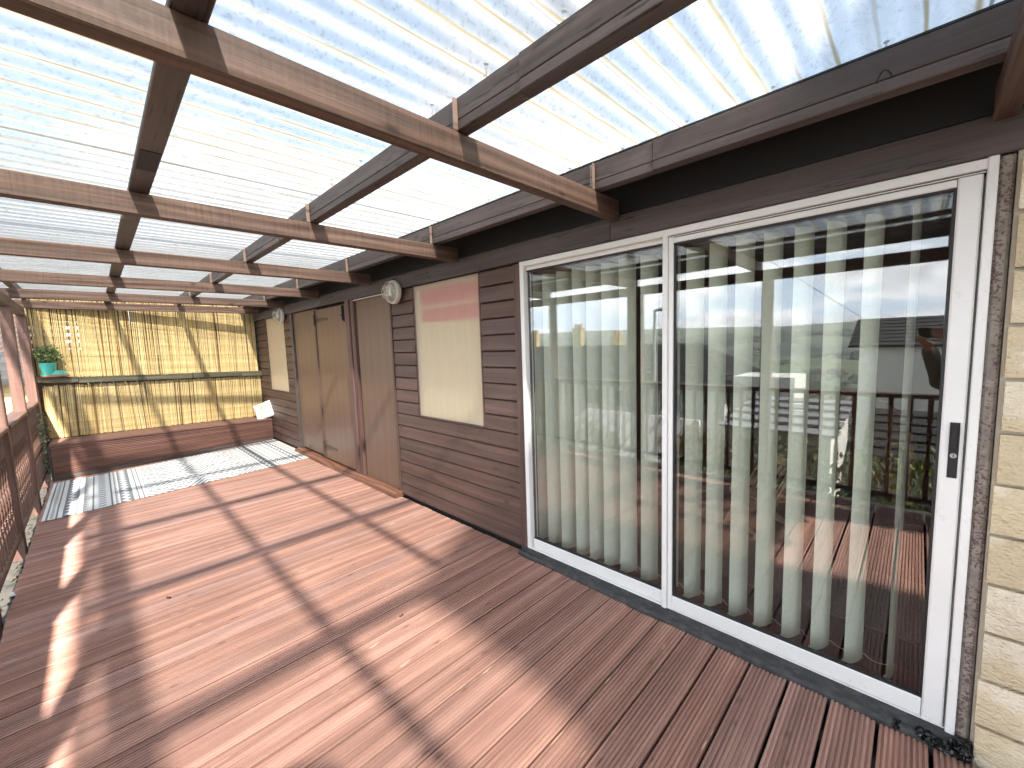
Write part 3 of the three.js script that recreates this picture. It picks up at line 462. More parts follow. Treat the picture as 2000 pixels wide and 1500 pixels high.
function reeds(name, label, z0, z1, bot, top, n, seed, dx, lean) {
  const S = thing(name, label, 'reed screen'), r = rng(seed), g = new THREE.CylinderGeometry(0.0040, 0.0046, 1, 6, 3, true).translate(0, 0.5, 0);
  const im = new THREE.InstancedMesh(g, std({ roughness: 0.55, map: rep(tex(64, 256, (u, v) => { const q = 0.74 + 0.3 * fb(u, v, 4, 24, 3, 201) - (hsh(Math.floor(v * 256), 1, 3) > 0.97 ? 0.3 : 0); return [q, q, q * 0.97]; }), 1, 1) }), n), m = new THREE.Matrix4(), c = new THREE.Color();
  for (let i = 0; i < n; i++) {
    const t = (i + r() * 0.9) / n, z = lerp(z0, z1, t), b = bot(z) + (r() - 0.5) * 0.012, h = top(z) - bot(z) + (r() - 0.5) * 0.02, ln = lean(z) + (r() - 0.5) * 0.018, k = r();
    const q = new THREE.Quaternion().setFromEuler(new THREE.Euler(ln, 0, (r() - 0.5) * 0.012)), s = 0.75 + r() * 0.6;
    im.setMatrixAt(i, m.compose(new THREE.Vector3(xScr(z) + dx + (r() - 0.5) * 0.010, b, z), q, new THREE.Vector3(s, h, s)));
    const col = k < 0.62 ? mix3([0.66, 0.50, 0.23], [0.80, 0.66, 0.37], r()) : k < 0.88 ? mix3([0.56, 0.40, 0.17], [0.70, 0.53, 0.26], r()) : mix3([0.16, 0.09, 0.04], [0.34, 0.21, 0.09], r());
    im.setColorAt(i, c.setRGB(...col));
  }
  im.name = 'reeds'; im.userData.kind = 'stuff'; im.castShadow = im.receiveShadow = true; S.add(im);
  const wm = std({ color: lin(0.30, 0.22, 0.12), roughness: 0.6 });
  for (const f of [0.08, 0.26, 0.44, 0.62, 0.80, 0.95]) { const pts = []; for (let k = 0; k <= 10; k++) { const z = lerp(z0, z1, k / 10); pts.push([xScr(z) + dx + 0.0065, lerp(bot(z), top(z), f) + (r() - 0.5) * 0.008, z]); } mesh('binding_wire', tube(pts, 0.0013, 40, 4), wm, S); }
  return S;
}
reeds('reed_screen', 'tall upper reed screen behind the planter, above the timber ledge', 0.035, 2.655, (z) => lerp(1.19, 1.295, z / 2.65), (z) => 2.36, 400, 301, 0.0, () => 0);
reeds('reed_screen', 'lower reed screen between the timber ledge and the bench seat', 0.02, 2.635, (z) => lerp(0.375, 0.482, z / 2.65), (z) => lerp(1.100, 1.182, z / 2.65), 390, 303, 0.012, (z) => 0.05 * Math.exp(-Math.pow((z - 1.75) / 0.25, 2)) - 0.015);
{
  const K = thing('timber_ledge', 'weathered grey timber ledge running between the two reed screens', 'ledge');
  const yl = (z) => lerp(1.158, 1.250, z / 2.66), pt = (z, d = 0) => [xScr(z) + 0.035, yl(z) + d, z];
  [[2.668, 2.30, 0.006, 0], [2.295, 1.03, 0, 1], [1.02, 0.33, 0.004, 2], [0.325, -0.02, -0.003, 0]].forEach(([a, b, d, k]) => mesh('ledge_board', between(pt(a, d + (k === 0 && a > 2 ? 0.02 : 0)), pt(b, d), 0.082, 0.11, 0.006), M.grey[k], K));
  const F = thing('board_fence', 'brown board fence standing behind the reed screens', 'fence');
  for (let k = 0; k < 18; k++) { const z = -0.1 + k * 0.128; mesh('board', bar(xScr(z) - 0.075, xScr(z) - 0.055, 0.0, 2.5, z, z + 0.124, 'y', 0.003), M.clad[k % 5], F); }
  for (const [y, h, k] of [[1.715, 0.07, 0], [1.815, 0.05, 1], [1.91, 0.05, 2], [2.005, 0.06, 3]]) mesh('slat', between([xScr(2.21) - 0.06, y, 2.21], [xScr(2.68) - 0.06, y, 2.70], h, 0.018), M.clad[k], F);
  mesh('board', between([xScr(2.21) - 0.062, 2.29, 2.21], [xScr(2.68) - 0.062, 2.29, 2.70], 0.50, 0.018), M.clad[4], F);
  mesh('board', between([xScr(2.21) - 0.065, 0.83, 2.21], [xScr(2.68) - 0.065, 0.83, 2.70], 1.66, 0.018), M.clad[2], F);
  mesh('post', bar(xScr(2.66) - 0.03, xScr(2.66) + 0.03, 0.0, 2.3, 2.665, 2.705, 'y', 0.004), M.pale[0], F);
}
// ================================================================== rug
{
  const G = [0.20, 0.215, 0.245], Wt = [0.78, 0.79, 0.78];
  const half = [['w', 14], ['g', 8], ['w', 8], ['c', 14], ['w', 8], ['g', 8], ['w', 20], ['z', 62], ['w', 22], ['t', 26], ['w', 14], ['g', 8], ['w', 12], ['k', 52], ['w', 14], ['g', 9], ['w', 14], ['t', 20], ['z', 66], ['w', 20], ['g', 8], ['w', 5], ['c', 8], ['w', 5], ['g', 6], ['w', 12]];
  const bands = [], sum = half.reduce((a, b) => a + b[1], 0); let p = 0; for (const [k, n] of half) { bands.push([p, p + n / sum * 0.30, k]); p += n / sum * 0.30; } bands.push([p, 0.74, 'm']); p = 0.74; for (const [k, n] of half.slice().reverse()) { bands.push([p, p + n / sum * 0.26, k]); p += n / sum * 0.26; }
  const fr = (x) => x - Math.floor(x), tri = (x) => Math.abs(fr(x) * 2 - 1);
  const t = tex(1400, 900, (u, v) => {
    const b = bands.find((q) => u >= q[0] && u < q[1]) || bands[0], s = (u - b[0]) / (b[1] - b[0]); let g = 0;
    if (b[2] === 'g') g = 1; else if (b[2] === 'c') g = fr(v * 40) < 0.5 ? 1 : 0; else if (b[2] === 'z') { const w = Math.floor(tri(v * 13) * 5) / 5; g = Math.abs(s - 0.5 - (w - 0.5) * 0.35) < 0.16 ? 0 : 1; if (s < 0.06 || s > 0.94) g = 1; }
    else if (b[2] === 't') g = s < tri(v * 24) ? 1 : 0; else if (b[2] === 'k') { const i = Math.floor(s * 6), j = Math.floor(v * 34 + (i % 2) * 0.5); g = (i + j) % 2 === 0 && fr(v * 34 + (i % 2) * 0.5) < 0.72 && i > 0 && i < 5 ? 1 : 0; }
    else if (b[2] === 'm') { const U = s * 3 - 1.5, V = v * 2 - 1, d = Math.abs(U) * 1.5 + Math.abs(fr(V * 1.0 + 0.5) - 0.5) * 2.0; if (d < 0.95) g = fr(d * 4.2) < 0.42 ? 1 : 0; else { const zz = Math.abs(U) + 0.42 * tri(V * 2); g = zz > 1.22 ? (fr(zz * 6.5) < 0.42 ? 1 : 0) : (fr(s * 15 + Math.floor(v * 16) * 0.5) < 0.62 && fr(v * 16) < 0.42 ? 1 : 0); } }
    const wv = 0.90 + 0.10 * vn(u * 400, v * 300, 400, 300, 211) + 0.08 * (fb(u, v, 9, 6, 3, 213) - 0.5), c = g ? G : Wt; return [c[0] * wv, c[1] * wv, c[2] * wv];
  });
  t.wrapS = t.wrapT = THREE.ClampToEdgeWrapping;
  const C = [[-7.50, 2.602], [-7.965, 0.055], [-6.165, 0.055], [-5.84, 2.612]], nu = 120, nv = 60, pos = [], uv = [], idx = [];   // far-left, far-right, near-right, near-left
  const hgt = (u, v) => 0.0075 + 0.010 * Math.pow(Math.max(0, Math.sin(u * 38 + 1.5 * Math.sin(v * 4))), 8) * sm(0.30, 0.0, u) + 0.006 * sm(0.06, 0, u) + 0.004 * sm(0.975, 1, u);
  const at = (u, v) => { const w = 0.006 * Math.sin(u * 23) + 0.004 * Math.sin(u * 41 + 1); return [lerp(lerp(C[0][0], C[1][0], u), lerp(C[3][0], C[2][0], u), v) + w * (v > 0.5 ? 1 : -1), lerp(lerp(C[0][1], C[1][1], u), lerp(C[3][1], C[2][1], u), v)]; };
  for (const side of [0, 1]) for (let j = 0; j <= nv; j++) for (let i = 0; i <= nu; i++) { const u = i / nu, v = j / nv, [x, z] = at(u, v); pos.push(x, hgt(u, v) - side * 0.0045, z); uv.push(u, v); }
  const N = (nu + 1) * (nv + 1), q = (a, b, c, d) => idx.push(a, b, c, b, d, c);
  for (let j = 0; j < nv; j++) for (let i = 0; i < nu; i++) { const a = j * (nu + 1) + i; q(a, a + nu + 1, a + 1, a + nu + 2); q(N + a, N + a + 1, N + a + nu + 1, N + a + nu + 2); }
  for (let i = 0; i < nu; i++) { q(i, i + 1, N + i, N + i + 1); const a = nv * (nu + 1) + i; q(a, N + a, a + 1, N + a + 1); } for (let j = 0; j < nv; j++) { const a = j * (nu + 1), b = a + nu; q(a, N + a, a + nu + 1, N + a + nu + 1); q(b, b + nu + 1, N + b, N + b + nu + 1); }
  const g = new THREE.BufferGeometry(); g.setAttribute('position', new THREE.Float32BufferAttribute(pos, 3)); g.setAttribute('uv', new THREE.Float32BufferAttribute(uv, 2)); g.setIndex(idx); g.computeVertexNormals();
  const R = thing('rug', 'white and grey patterned outdoor rug lying before the bench', 'rug'); mesh('weave', g, std({ map: t, roughness: 0.85 }), R);
  const fr_ = [], r = rng(217); for (let k = 0; k < 90; k++) { const v = (k + r() * 0.6) / 90, [x, z] = at(1, v); fr_.push(between([x, 0.010, z + 0.003], [x + (r() - 0.5) * 0.012, 0.007, z - 0.030 - r() * 0.012], 0.003, 0.003, 0.0005)); } mesh('fringe', merge(fr_), std({ color: lin(0.7, 0.69, 0.65), roughness: 0.9 }), R);
}
// ================================================================== cushion
{
  const n = 28, pos = [], uv = [], idx = [], S = 0.165;
  for (const sd of [1, -1]) for (let j = 0; j <= n; j++) for (let i = 0; i <= n; i++) { const a = i / n * 2 - 1, b = j / n * 2 - 1, e = (1 - Math.pow(Math.abs(a), 2.6)) * (1 - Math.pow(Math.abs(b), 2.6)), pin = 1 - 0.10 * (1 - Math.abs(a * b)) * Math.max(Math.abs(a), Math.abs(b)); pos.push(a * S * pin, b * S * pin, sd * (0.004 + 0.078 * Math.pow(e, 0.55)) + 0.004 * Math.sin(a * 9 + b * 5)); uv.push(i / n, j / n); }
  const N = (n + 1) * (n + 1); for (const o of [0, N]) for (let j = 0; j < n; j++) for (let i = 0; i < n; i++) { const a = o + j * (n + 1) + i, b = a + n + 1; o ? idx.push(a, b, a + 1, b, b + 1, a + 1) : idx.push(a, a + 1, b, b, a + 1, b + 1); }
  const g = new THREE.BufferGeometry(); g.setAttribute('position', new THREE.Float32BufferAttribute(pos, 3)); g.setAttribute('uv', new THREE.Float32BufferAttribute(uv, 2)); g.setIndex(idx); g.computeVertexNormals();
  const t = tex(256, 256, (u, v) => { const w = 0.80 + 0.06 * vn(u * 120, v * 120, 120, 120, 221); let c = [w * 0.96, w * 0.98, w]; const blob = (x, y, s) => Math.hypot(u - x, v - y) / s + 0.35 * fb(u, v, 24, 24, 2, 223);
    if (blob(0.46, 0.60, 0.13) < 1.1) c = mix3([0.80, 0.66, 0.20], [0.62, 0.70, 0.18], sm(0.5, 0.36, u)); if (blob(0.62, 0.55, 0.10) < 1.1) c = [0.82, 0.48, 0.40]; if (blob(0.60, 0.44, 0.055) < 1.1) c = [0.45, 0.30, 0.24];
    for (const y of [0.30, 0.24]) if (Math.abs(v - y) < 0.012 && u > 0.25 && u < 0.5 && vn(u * 60, 1, 60, 3, 227) > 0.4) c = [0.42, 0.42, 0.44]; return c; });
  const m = tag(mesh('cushion', g, std({ map: t, roughness: 0.9 })), 'white cushion with a yellow and pink print at the end of the bench', 'cushion');
  m.position.set(-8.16, 0.510, 0.085); m.rotation.set(-0.50, 0.85, 0.42, 'YXZ');
}
// ================================================================== plants
const leafG = (() => { const g = new THREE.BufferGeometry(); g.setAttribute('position', new THREE.Float32BufferAttribute([0, 0, 0, 0.28, 0.45, 0.06, 0, 1, -0.05, 0, 0, 0, 0, 1, -0.05, -0.28, 0.45, 0.06], 3)); g.setAttribute('uv', new THREE.Float32BufferAttribute([0.5, 0, 1, 0.5, 0.5, 1, 0.5, 0, 0.5, 1, 0, 0.5], 2)); g.computeVertexNormals(); return g; })();
function leaves(parent, n, fn, size, cols, seed, name = 'foliage') {
  const r = rng(seed), im = new THREE.InstancedMesh(leafG, phys({ roughness: 0.7, transmission: 0.3, thickness: 0, side: THREE.DoubleSide }), n), m = new THREE.Matrix4(), c = new THREE.Color();
  for (let i = 0; i < n; i++) { const p = fn(r), s = size * (0.6 + r() * 0.8); im.setMatrixAt(i, m.compose(new THREE.Vector3(...p), new THREE.Quaternion().setFromEuler(new THREE.Euler((r() - 0.5) * 3, r() * 6.28, (r() - 0.5) * 2)), new THREE.Vector3(s, s, s))); const q = cols[Math.floor(r() * cols.length)], k = 0.8 + r() * 0.4; im.setColorAt(i, c.setRGB(q[0] * k, q[1] * k, q[2] * k)); }
  im.name = name; im.userData.kind = 'stuff'; im.castShadow = im.receiveShadow = true; parent.add(im); return im;
}
const ball = (c, rad, hollow = 0.5) => (r) => { const a = r() * 6.283, u = r() * 2 - 1, q = Math.sqrt(1 - u * u), k = Math.pow(lerp(hollow, 1, r()), 0.7) * (0.82 + 0.3 * fb(a / 6.283, u * 0.5 + 0.5, 5, 4, 2, 7)); return [c[0] + rad[0] * q * Math.cos(a) * k, c[1] + rad[1] * u * k, c[2] + rad[2] * q * Math.sin(a) * k]; };
{
  const P = thing('boot_planter', 'turquoise glazed boot-shaped planter with terracotta sole on the timber ledge', 'planter', [-8.115, 1.305, 2.545]);
  const gl = phys({ color: lin(0.055, 0.40, 0.34), roughness: 0.25, clearcoat: 0.6, clearcoatRoughness: 0.15 }), tc = std({ color: lin(0.36, 0.13, 0.075), roughness: 0.8 });
  const shaft = new THREE.LatheGeometry([[0.060, 0.02], [0.066, 0.05], [0.070, 0.10], [0.078, 0.16], [0.083, 0.178], [0.085, 0.182], [0.080, 0.184], [0.074, 0.176], [0.070, 0.15]].map(([a, b]) => new THREE.Vector2(a, b)), 28);
  const toe = new THREE.SphereGeometry(1, 24, 14, 0, Math.PI * 2, 0, Math.PI / 2).scale(0.060, 0.072, 0.125).translate(0, 0.02, -0.045);
  mesh('boot', merge([shaft, toe]), gl, P);
  const s = new THREE.Shape(); s.absellipse(0, 0, 0.066, 0.125, 0, Math.PI * 2); mesh('sole', new THREE.ExtrudeGeometry(s, { depth: 0.016, bevelEnabled: true, bevelSize: 0.004, bevelThickness: 0.003, bevelSegments: 2, curveSegments: 24 }).rotateX(-Math.PI / 2).translate(0, 0.002, -0.052), tc, P);
  const Q = thing('potted_plant', 'bushy variegated green plant growing in the turquoise boot planter', 'plant', [-8.115, 1.455, 2.545]);
  leaves(Q, 900, ball([0, 0.125, -0.01], [0.105, 0.125, 0.125], 0.15), 0.034, [[0.10, 0.17, 0.04], [0.19, 0.26, 0.08], [0.33, 0.37, 0.16], [0.06, 0.10, 0.03]], 311);
  const r = rng(313), st = []; for (let k = 0; k < 14; k++) st.push(cyl([(r() - 0.5) * 0.05, -0.02, (r() - 0.5) * 0.05], [(r() - 0.5) * 0.16, 0.18, (r() - 0.5) * 0.18], 0.003, 0.0015, 5)); mesh('stem', merge(st), std({ color: lin(0.10, 0.09, 0.04), roughness: 0.9 }), Q);
  mesh('soil', new THREE.CylinderGeometry(0.072, 0.07, 0.01, 20).translate(0, 0.004, 0), std({ color: lin(0.03, 0.022, 0.016), roughness: 1 }), Q);
  const I = thing('ivy', 'green ivy climbing in the gap beside the shed corner', 'ivy', [-8.63, 0.7, 0.0]);
  leaves(I, 260, (r) => [0.0 + (r() - 0.5) * 0.10, 0.35 + r() * 1.25, -0.02 + r() * 0.09], 0.045, [[0.05, 0.09, 0.03], [0.12, 0.17, 0.05], [0.20, 0.24, 0.10]], 317); mesh('stem', cyl([0, 0, 0], [0.02, 1.5, 0.02], 0.006, 0.003, 5), M.clad[0], I);
  const S = thing('shrub', 'straggly pale-leaved shrub in the gap between balustrade and bench', 'shrub', [-7.98, -0.14, 2.66]);
  leaves(S, 300, (r) => [(r() - 0.5) * 0.30, 0.06 + r() * 0.92, (r() - 0.5) * 0.09], 0.035, [[0.07, 0.10, 0.04], [0.16, 0.20, 0.10], [0.30, 0.33, 0.22]], 319); mesh('stem', merge([cyl([0, 0, 0], [0.05, 0.9, -0.02], 0.006, 0.003, 5), cyl([0, 0, 0], [-0.08, 0.8, 0.02], 0.005, 0.002, 5)]), M.clad[0], S);
}
// ================================================================== bulkhead wall lamps
{
  const gm = phys({ color: lin(0.92, 0.91, 0.86), roughness: 0.12, transmission: 0.85, thickness: 0, ior: 1.5 }), pm = std({ color: lin(0.62, 0.59, 0.53), roughness: 0.45 });
  const lamp = (label, x, y) => {
    const Lm = thing('wall_lamp', label, 'lamp', [x, y, 0.031], 'round bulkhead lamps on the shed');
    mesh('base', new THREE.LatheGeometry([[0, 0], [0.108, 0], [0.112, 0.008], [0.112, 0.036], [0.106, 0.046], [0.094, 0.048], [0.088, 0.042]].map(([a, b]) => new THREE.Vector2(a, b)), 48).rotateX(Math.PI / 2), pm, Lm);
    const pr = []; for (let k = 0; k <= 14; k++) { const t = k / 14 * Math.PI / 2; pr.push(new THREE.Vector2(0.088 * Math.cos(t) + 0.0001 + (k % 2) * 0.001, 0.042 + 0.062 * Math.sin(t))); } mesh('glass_dome', new THREE.LatheGeometry(pr, 40).rotateX(Math.PI / 2), gm, Lm);
    mesh('bulb', merge([new THREE.SphereGeometry(0.026, 14, 10).scale(1, 1.5, 1).translate(0, -0.005, 0.056), cyl([0, 0.03, 0.05], [0, 0.07, 0.045], 0.014, 0.018, 12)]), std({ color: lin(0.8, 0.8, 0.78), roughness: 0.4 }), Lm);
    const w = []; for (const o of [-0.034, 0.034]) { const h = Math.sqrt(0.1 * 0.1 - o * o); w.push(tube([[-h, o, 0.046], [-h * 0.92, o, 0.085], [-h * 0.55, o, 0.113], [0, o, 0.119], [h * 0.55, o, 0.113], [h * 0.92, o, 0.085], [h, o, 0.046]], 0.0026, 30, 6)); }
    w.push(tube([[0, -0.1, 0.046], [0, -0.092, 0.085], [0, -0.055, 0.114], [0, 0, 0.122], [0, 0.055, 0.114], [0, 0.092, 0.085], [0, 0.1, 0.046]], 0.0026, 30, 6), new THREE.TorusGeometry(0.099, 0.0034, 6, 44).translate(0, 0, 0.049), new THREE.TorusGeometry(0.060, 0.0024, 6, 36).translate(0, 0, 0.112));
    mesh('wire_cage', merge(w), pm, Lm);
  };
  lamp('round caged bulkhead lamp between the brown door and the large pale window', -3.60, 2.065); lamp('round caged bulkhead lamp at the far end above the narrow yellow window', -6.98, 2.085);
}

// ================================================================== beyond the balustrade (mirrored in the glass)
{
  const slateT = rep(tex(512, 512, (u, v) => { const k = 0.018 + 0.022 * fb(u, v, 20, 20, 3, 231) + 0.01 * hsh(Math.floor(u * 16), Math.floor(v * 16), 5); return [k, k, k * 1.04]; }), 3, 3);
  const slate = std({ map: slateT, roughness: 0.95 }), stoneT = rep(tex(512, 512, (u, v) => { const j = Math.floor(v * 14), i = Math.floor(u * 7 + (j % 2) * 0.5), fu = u * 7 + (j % 2) * 0.5 - i, fv = v * 14 - j, k = 0.75 + 0.5 * hsh(i, j, 9), mo = fu < 0.05 || fv < 0.1 ? 0.7 : 1; return [0.50 * k * mo, 0.385 * k * mo, 0.20 * k * mo]; }), 2.6, 2.6);
  const stone = std({ map: stoneT, roughness: 1 }), white = std({ color: lin(0.72, 0.71, 0.68), roughness: 0.95 }), glassD = std({ color: lin(0.05, 0.06, 0.07), roughness: 0.15 }), wfr = std({ color: lin(0.8, 0.8, 0.8), roughness: 0.5 });
  const grey = std({ color: lin(0.26, 0.26, 0.275), roughness: 0.8 });
  // pitched roof as separate tile courses; ridge along x or z, optional hip at +x end
  function roof(parent, x0, x1, z0, z1, ye, yr, mat, along = 'x', hip = 0, courses = 9) {
    const R = new THREE.Group(); R.name = 'roof'; parent.add(R);
    for (let k = 0; k < courses; k++) for (const s of [-1, 1]) {
      const f = k / courses, g = (k + 1.12) / courses; let q;
      if (along === 'x') { const zc = (z0 + z1) / 2, e = s < 0 ? z0 : z1, za = lerp(e, zc, f), zb = lerp(e, zc, Math.min(1, g)), xa = x1 - hip * f, xb = x1 - hip * Math.min(1, g); q = [[x0, za], [xa, za], [xb, zb], [x0, zb]]; }
      else { const xc = (x0 + x1) / 2, e = s < 0 ? x0 : x1, xa = lerp(e, xc, f), xb = lerp(e, xc, Math.min(1, g)); q = [[xa, z0], [xa, z1], [xb, z1], [xb, z0]]; }
      const ya = lerp(ye, yr, f) + 0.05, yb = lerp(ye, yr, Math.min(1, g)), t = -0.09, p = [], P = q.map(([x, z], i) => [x, i < 2 ? ya : yb, z]), B = P.map(([x, y, z]) => [x, y + t, z]);
      const quad = (a, b, c, d) => p.push(...a, ...b, ...c, ...a, ...c, ...d); quad(...P); quad(B[3], B[2], B[1], B[0]); quad(P[1], P[0], B[0], B[1]); quad(P[2], P[1], B[1], B[2]); quad(P[0], P[3], B[3], B[0]); quad(P[3], P[2], B[2], B[3]);
      const G = new THREE.BufferGeometry(); G.setAttribute('position', new THREE.Float32BufferAttribute(p, 3)); planarUV(G, along === 'x' ? 'x' : 'z', 'y'); G.computeVertexNormals(); mesh('tile_course', G, mat, R);
    }
    if (hip) for (let k = 0; k < courses; k++) { const f = k / courses, g = Math.min(1, (k + 1.12) / courses), zc = (z0 + z1) / 2, a = [x1 - hip * f, lerp(ye, yr, f) + 0.05], b = [x1 - hip * g, lerp(ye, yr, g)], p = [[a[0], a[1], lerp(z1, zc, f)], [a[0], a[1], lerp(z0, zc, f)], [b[0], b[1], lerp(z0, zc, g)], [b[0], b[1], lerp(z1, zc, g)]]; const G = new THREE.BufferGeometry(); G.setAttribute('position', new THREE.Float32BufferAttribute([...p[0], ...p[1], ...p[2], ...p[0], ...p[2], ...p[3], ...p[0], ...p[1], ...[a[0] - 0.05, a[1] - 0.1, lerp(z0, zc, f)], ...p[0], ...[a[0] - 0.05, a[1] - 0.1, lerp(z0, zc, f)], ...[a[0] - 0.05, a[1] - 0.1, lerp(z1, zc, f)]], 3)); planarUV(G, 'z', 'y'); G.computeVertexNormals(); mesh('tile_course', G, mat, R); }
    return R;
  }
  const win = (parent, x, y, z, w, h, ry = 0) => { const W = new THREE.Group(); W.name = 'window'; W.position.set(x, y, z); W.rotation.y = ry; parent.add(W); mesh('pane', new THREE.BoxGeometry(w, h, 0.04), glassD, W); for (const s of [-1, 0, 1]) mesh('frame', new THREE.BoxGeometry(0.07, h + 0.07, 0.09).translate(s * w / 2, 0, 0), wfr, W); for (const s of [-1, 1]) mesh('frame', new THREE.BoxGeometry(w + 0.07, 0.07, 0.09).translate(0, s * h / 2, 0), wfr, W); };
  const gable = (parent, x0, x1, z0, z1, yb, ye, yr, mat, along) => { const d = along === 'x' ? [z0, z1] : [x0, x1], c = (d[0] + d[1]) / 2, h = (d[1] - d[0]) / 2, g = prism(along === 'x' ? x1 - x0 : z1 - z0, [[yb, -h], [ye, -h], [yr, 0], [ye, h], [yb, h]], false); if (along === 'z') g.rotateY(-Math.PI / 2); g.translate(along === 'x' ? (x0 + x1) / 2 : c, 0, along === 'x' ? c : (z0 + z1) / 2); mesh('wall', g, mat, parent); };
  const stack = (parent, x, z, y0, y1, mat, pots = 2) => { const C = mesh('chimney', merge([planarUV(new THREE.BoxGeometry(0.95, y1 - y0, 0.6).translate(x, (y0 + y1) / 2, z)), planarUV(new THREE.BoxGeometry(1.1, 0.15, 0.72).translate(x, y1, z))]), mat, parent); for (let k = 0; k < pots; k++) mesh('chimney_pot', new THREE.CylinderGeometry(0.11, 0.13, 0.45, 10).translate(x + (k - (pots - 1) / 2) * 0.32, y1 + 0.27, z), std({ color: lin(0.42, 0.24, 0.11), roughness: 0.9 }), C); };
  // white house on the right of the reflection
  { const H = thing('white_house', 'white rendered house with a dark tiled roof beyond the balustrade', 'house'); gable(H, -2.28, 9, 28, 36, -7, 0.82, 2.2, white, 'x'); roof(H, -2.78, 9.3, 27.6, 36.4, 0.76, 2.34, slate, 'x', 0, 8);
    mesh('gutter', new THREE.BoxGeometry(12, 0.10, 0.10).translate(3.2, 0.74, 27.55), M.black, H); mesh('alarm_box', new THREE.BoxGeometry(0.26, 0.36, 0.1).translate(-0.95, 0.2, 27.95), wfr, H); }
  // dark-roofed bungalow with a hipped end
  { const H = thing('bungalow', 'bungalow with a hipped dark slate roof and white end wall', 'house'); mesh('wall', new THREE.BoxGeometry(11.5, 3.2, 8).translate(-13.2, -2.9, 26), white, H); roof(H, -19.4, -7.2 + 0.6, 21.6, 30.4, -1.42, 1.16, slate, 'x', 3.6, 11); for (const x of [-16, -13.5, -10.5]) win(H, x, -2.3, 21.98, 1.3, 1.1);
    mesh('porch_wall', new THREE.BoxGeometry(2.9, 3.0, 3).translate(-5.9, -2.2, 24.6), white, H); }
  // stone cottages with gable and chimneys
  { const H = thing('stone_cottage', 'honey-coloured stone cottage with a sunlit gable and chimney stack', 'house', [-18.7, 0, 29.2]); H.rotation.y = -0.72; gable(H, -3.5, 3.5, -3.2, 4, -6, -1.75, 0.92, stone, 'z'); roof(H, -3.8, 3.8, -3.4, 4.2, -1.85, 1.0, slate, 'z', 0, 9); stack(H, 0, -2.3, 0.4, 1.75, stone, 2); for (const x of [-1.5, 1.5]) win(H, x, -2.6, -3.24, 1.1, 1.3); }
  { const H = thing('stone_terrace', 'long stone terrace with tall chimney stacks left of the gabled cottage', 'house'); gable(H, -36, -23.4, 28, 36, -6, -1.7, 1.0, stone, 'x'); roof(H, -36.3, -23.1, 27.7, 36.3, -1.8, 1.12, slate, 'x', 0, 9); stack(H, -24.2, 32, 0.6, 2.75, stone, 3); stack(H, -30, 32, 0.6, 2.4, stone, 3); for (const x of [-31, -27]) win(H, x, -2.7, 27.96, 1.2, 1.3); }
  { const H = thing('slate_cottage', 'low cottage roofed in dark slate between the gable and the bungalow', 'house'); gable(H, -17.2, -13.2, 24, 31, -6, -1.2, 0.85, grey, 'x'); roof(H, -17.4, -13.0, 23.7, 31.3, -1.25, 0.95, slate, 'x', 0, 8); win(H, -15, -2.3, 23.97, 1.2, 1.1); }
  // garages and lean-tos below the deck
  { const H = thing('garage', 'small garage with a dark slate roof below the white house', 'garage'); gable(H, -0.6, 2.6, 9.2, 12.2, -2.6, -1.05, -0.3, grey, 'x'); roof(H, -0.75, 2.8, 9.0, 12.4, -1.05, -0.26, slate, 'x', 0, 6); }
  { const H = thing('garage', 'pale grey flat-roofed garage just below the balustrade', 'garage'); mesh('wall', new THREE.BoxGeometry(1.8, 1.9, 2.6).translate(-1.95, -1.3, 8.4), white, H); for (let k = 0; k < 5; k++) mesh('roof_panel', new THREE.BoxGeometry(2.0, 0.05, 0.57).translate(-1.95, -0.30 + k * 0.07, 7.2 + k * 0.56), grey, H); mesh('door', new THREE.BoxGeometry(1.3, 1.3, 0.05).translate(-1.95, -1.2, 7.08), grey, H); }
  { const H = thing('glasshouse', 'white-framed lean-to glasshouse on the slope below the deck', 'glasshouse'); const tilt = 0.32; for (let k = 0; k < 9; k++) { const b = mesh('glazing_bar', between([-6.6 + k * 0.38, -1.0, 5.6], [-6.6 + k * 0.38, -0.35, 7.4], 0.05, 0.05), M.rail[0], H); if (k < 8) mesh('pane', (() => { const g = between([-6.41 + k * 0.38, -1.0, 5.6], [-6.41 + k * 0.38, -0.35, 7.4], 0.01, 0.33, 0.002); return g; })(), grey, H); } mesh('front_wall', new THREE.BoxGeometry(3.2, 0.5, 0.08).translate(-5.08, -1.28, 5.56), white, H); mesh('back_wall', new THREE.BoxGeometry(3.2, 1.2, 0.08).translate(-5.08, -0.95, 7.44), white, H); }
  // white coping of the retaining wall under the balustrade
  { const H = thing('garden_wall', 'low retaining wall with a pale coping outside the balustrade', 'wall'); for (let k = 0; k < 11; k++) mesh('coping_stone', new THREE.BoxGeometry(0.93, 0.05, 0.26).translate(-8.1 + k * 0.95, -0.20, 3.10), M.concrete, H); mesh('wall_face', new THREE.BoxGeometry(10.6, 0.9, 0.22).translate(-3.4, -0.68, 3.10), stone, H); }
  // telegraph pole, street lamp, cable
  { const H = thing('telegraph_pole', 'weathered wooden telegraph pole beyond the balustrade', 'pole', [-6.04, -2.2, 9]); mesh('shaft', new THREE.CylinderGeometry(0.10, 0.13, 9.4, 14).translate(0, 4.7, 0), M.grey[1], H); for (let k = 0; k < 5; k++) mesh('step_iron', cyl([0, 4 + k * 0.5, 0], [k % 2 ? 0.24 : -0.24, 4 + k * 0.5, 0], 0.012), M.black, H); mesh('cap', new THREE.ConeGeometry(0.12, 0.1, 14).translate(0, 9.45, 0), M.black, H); }
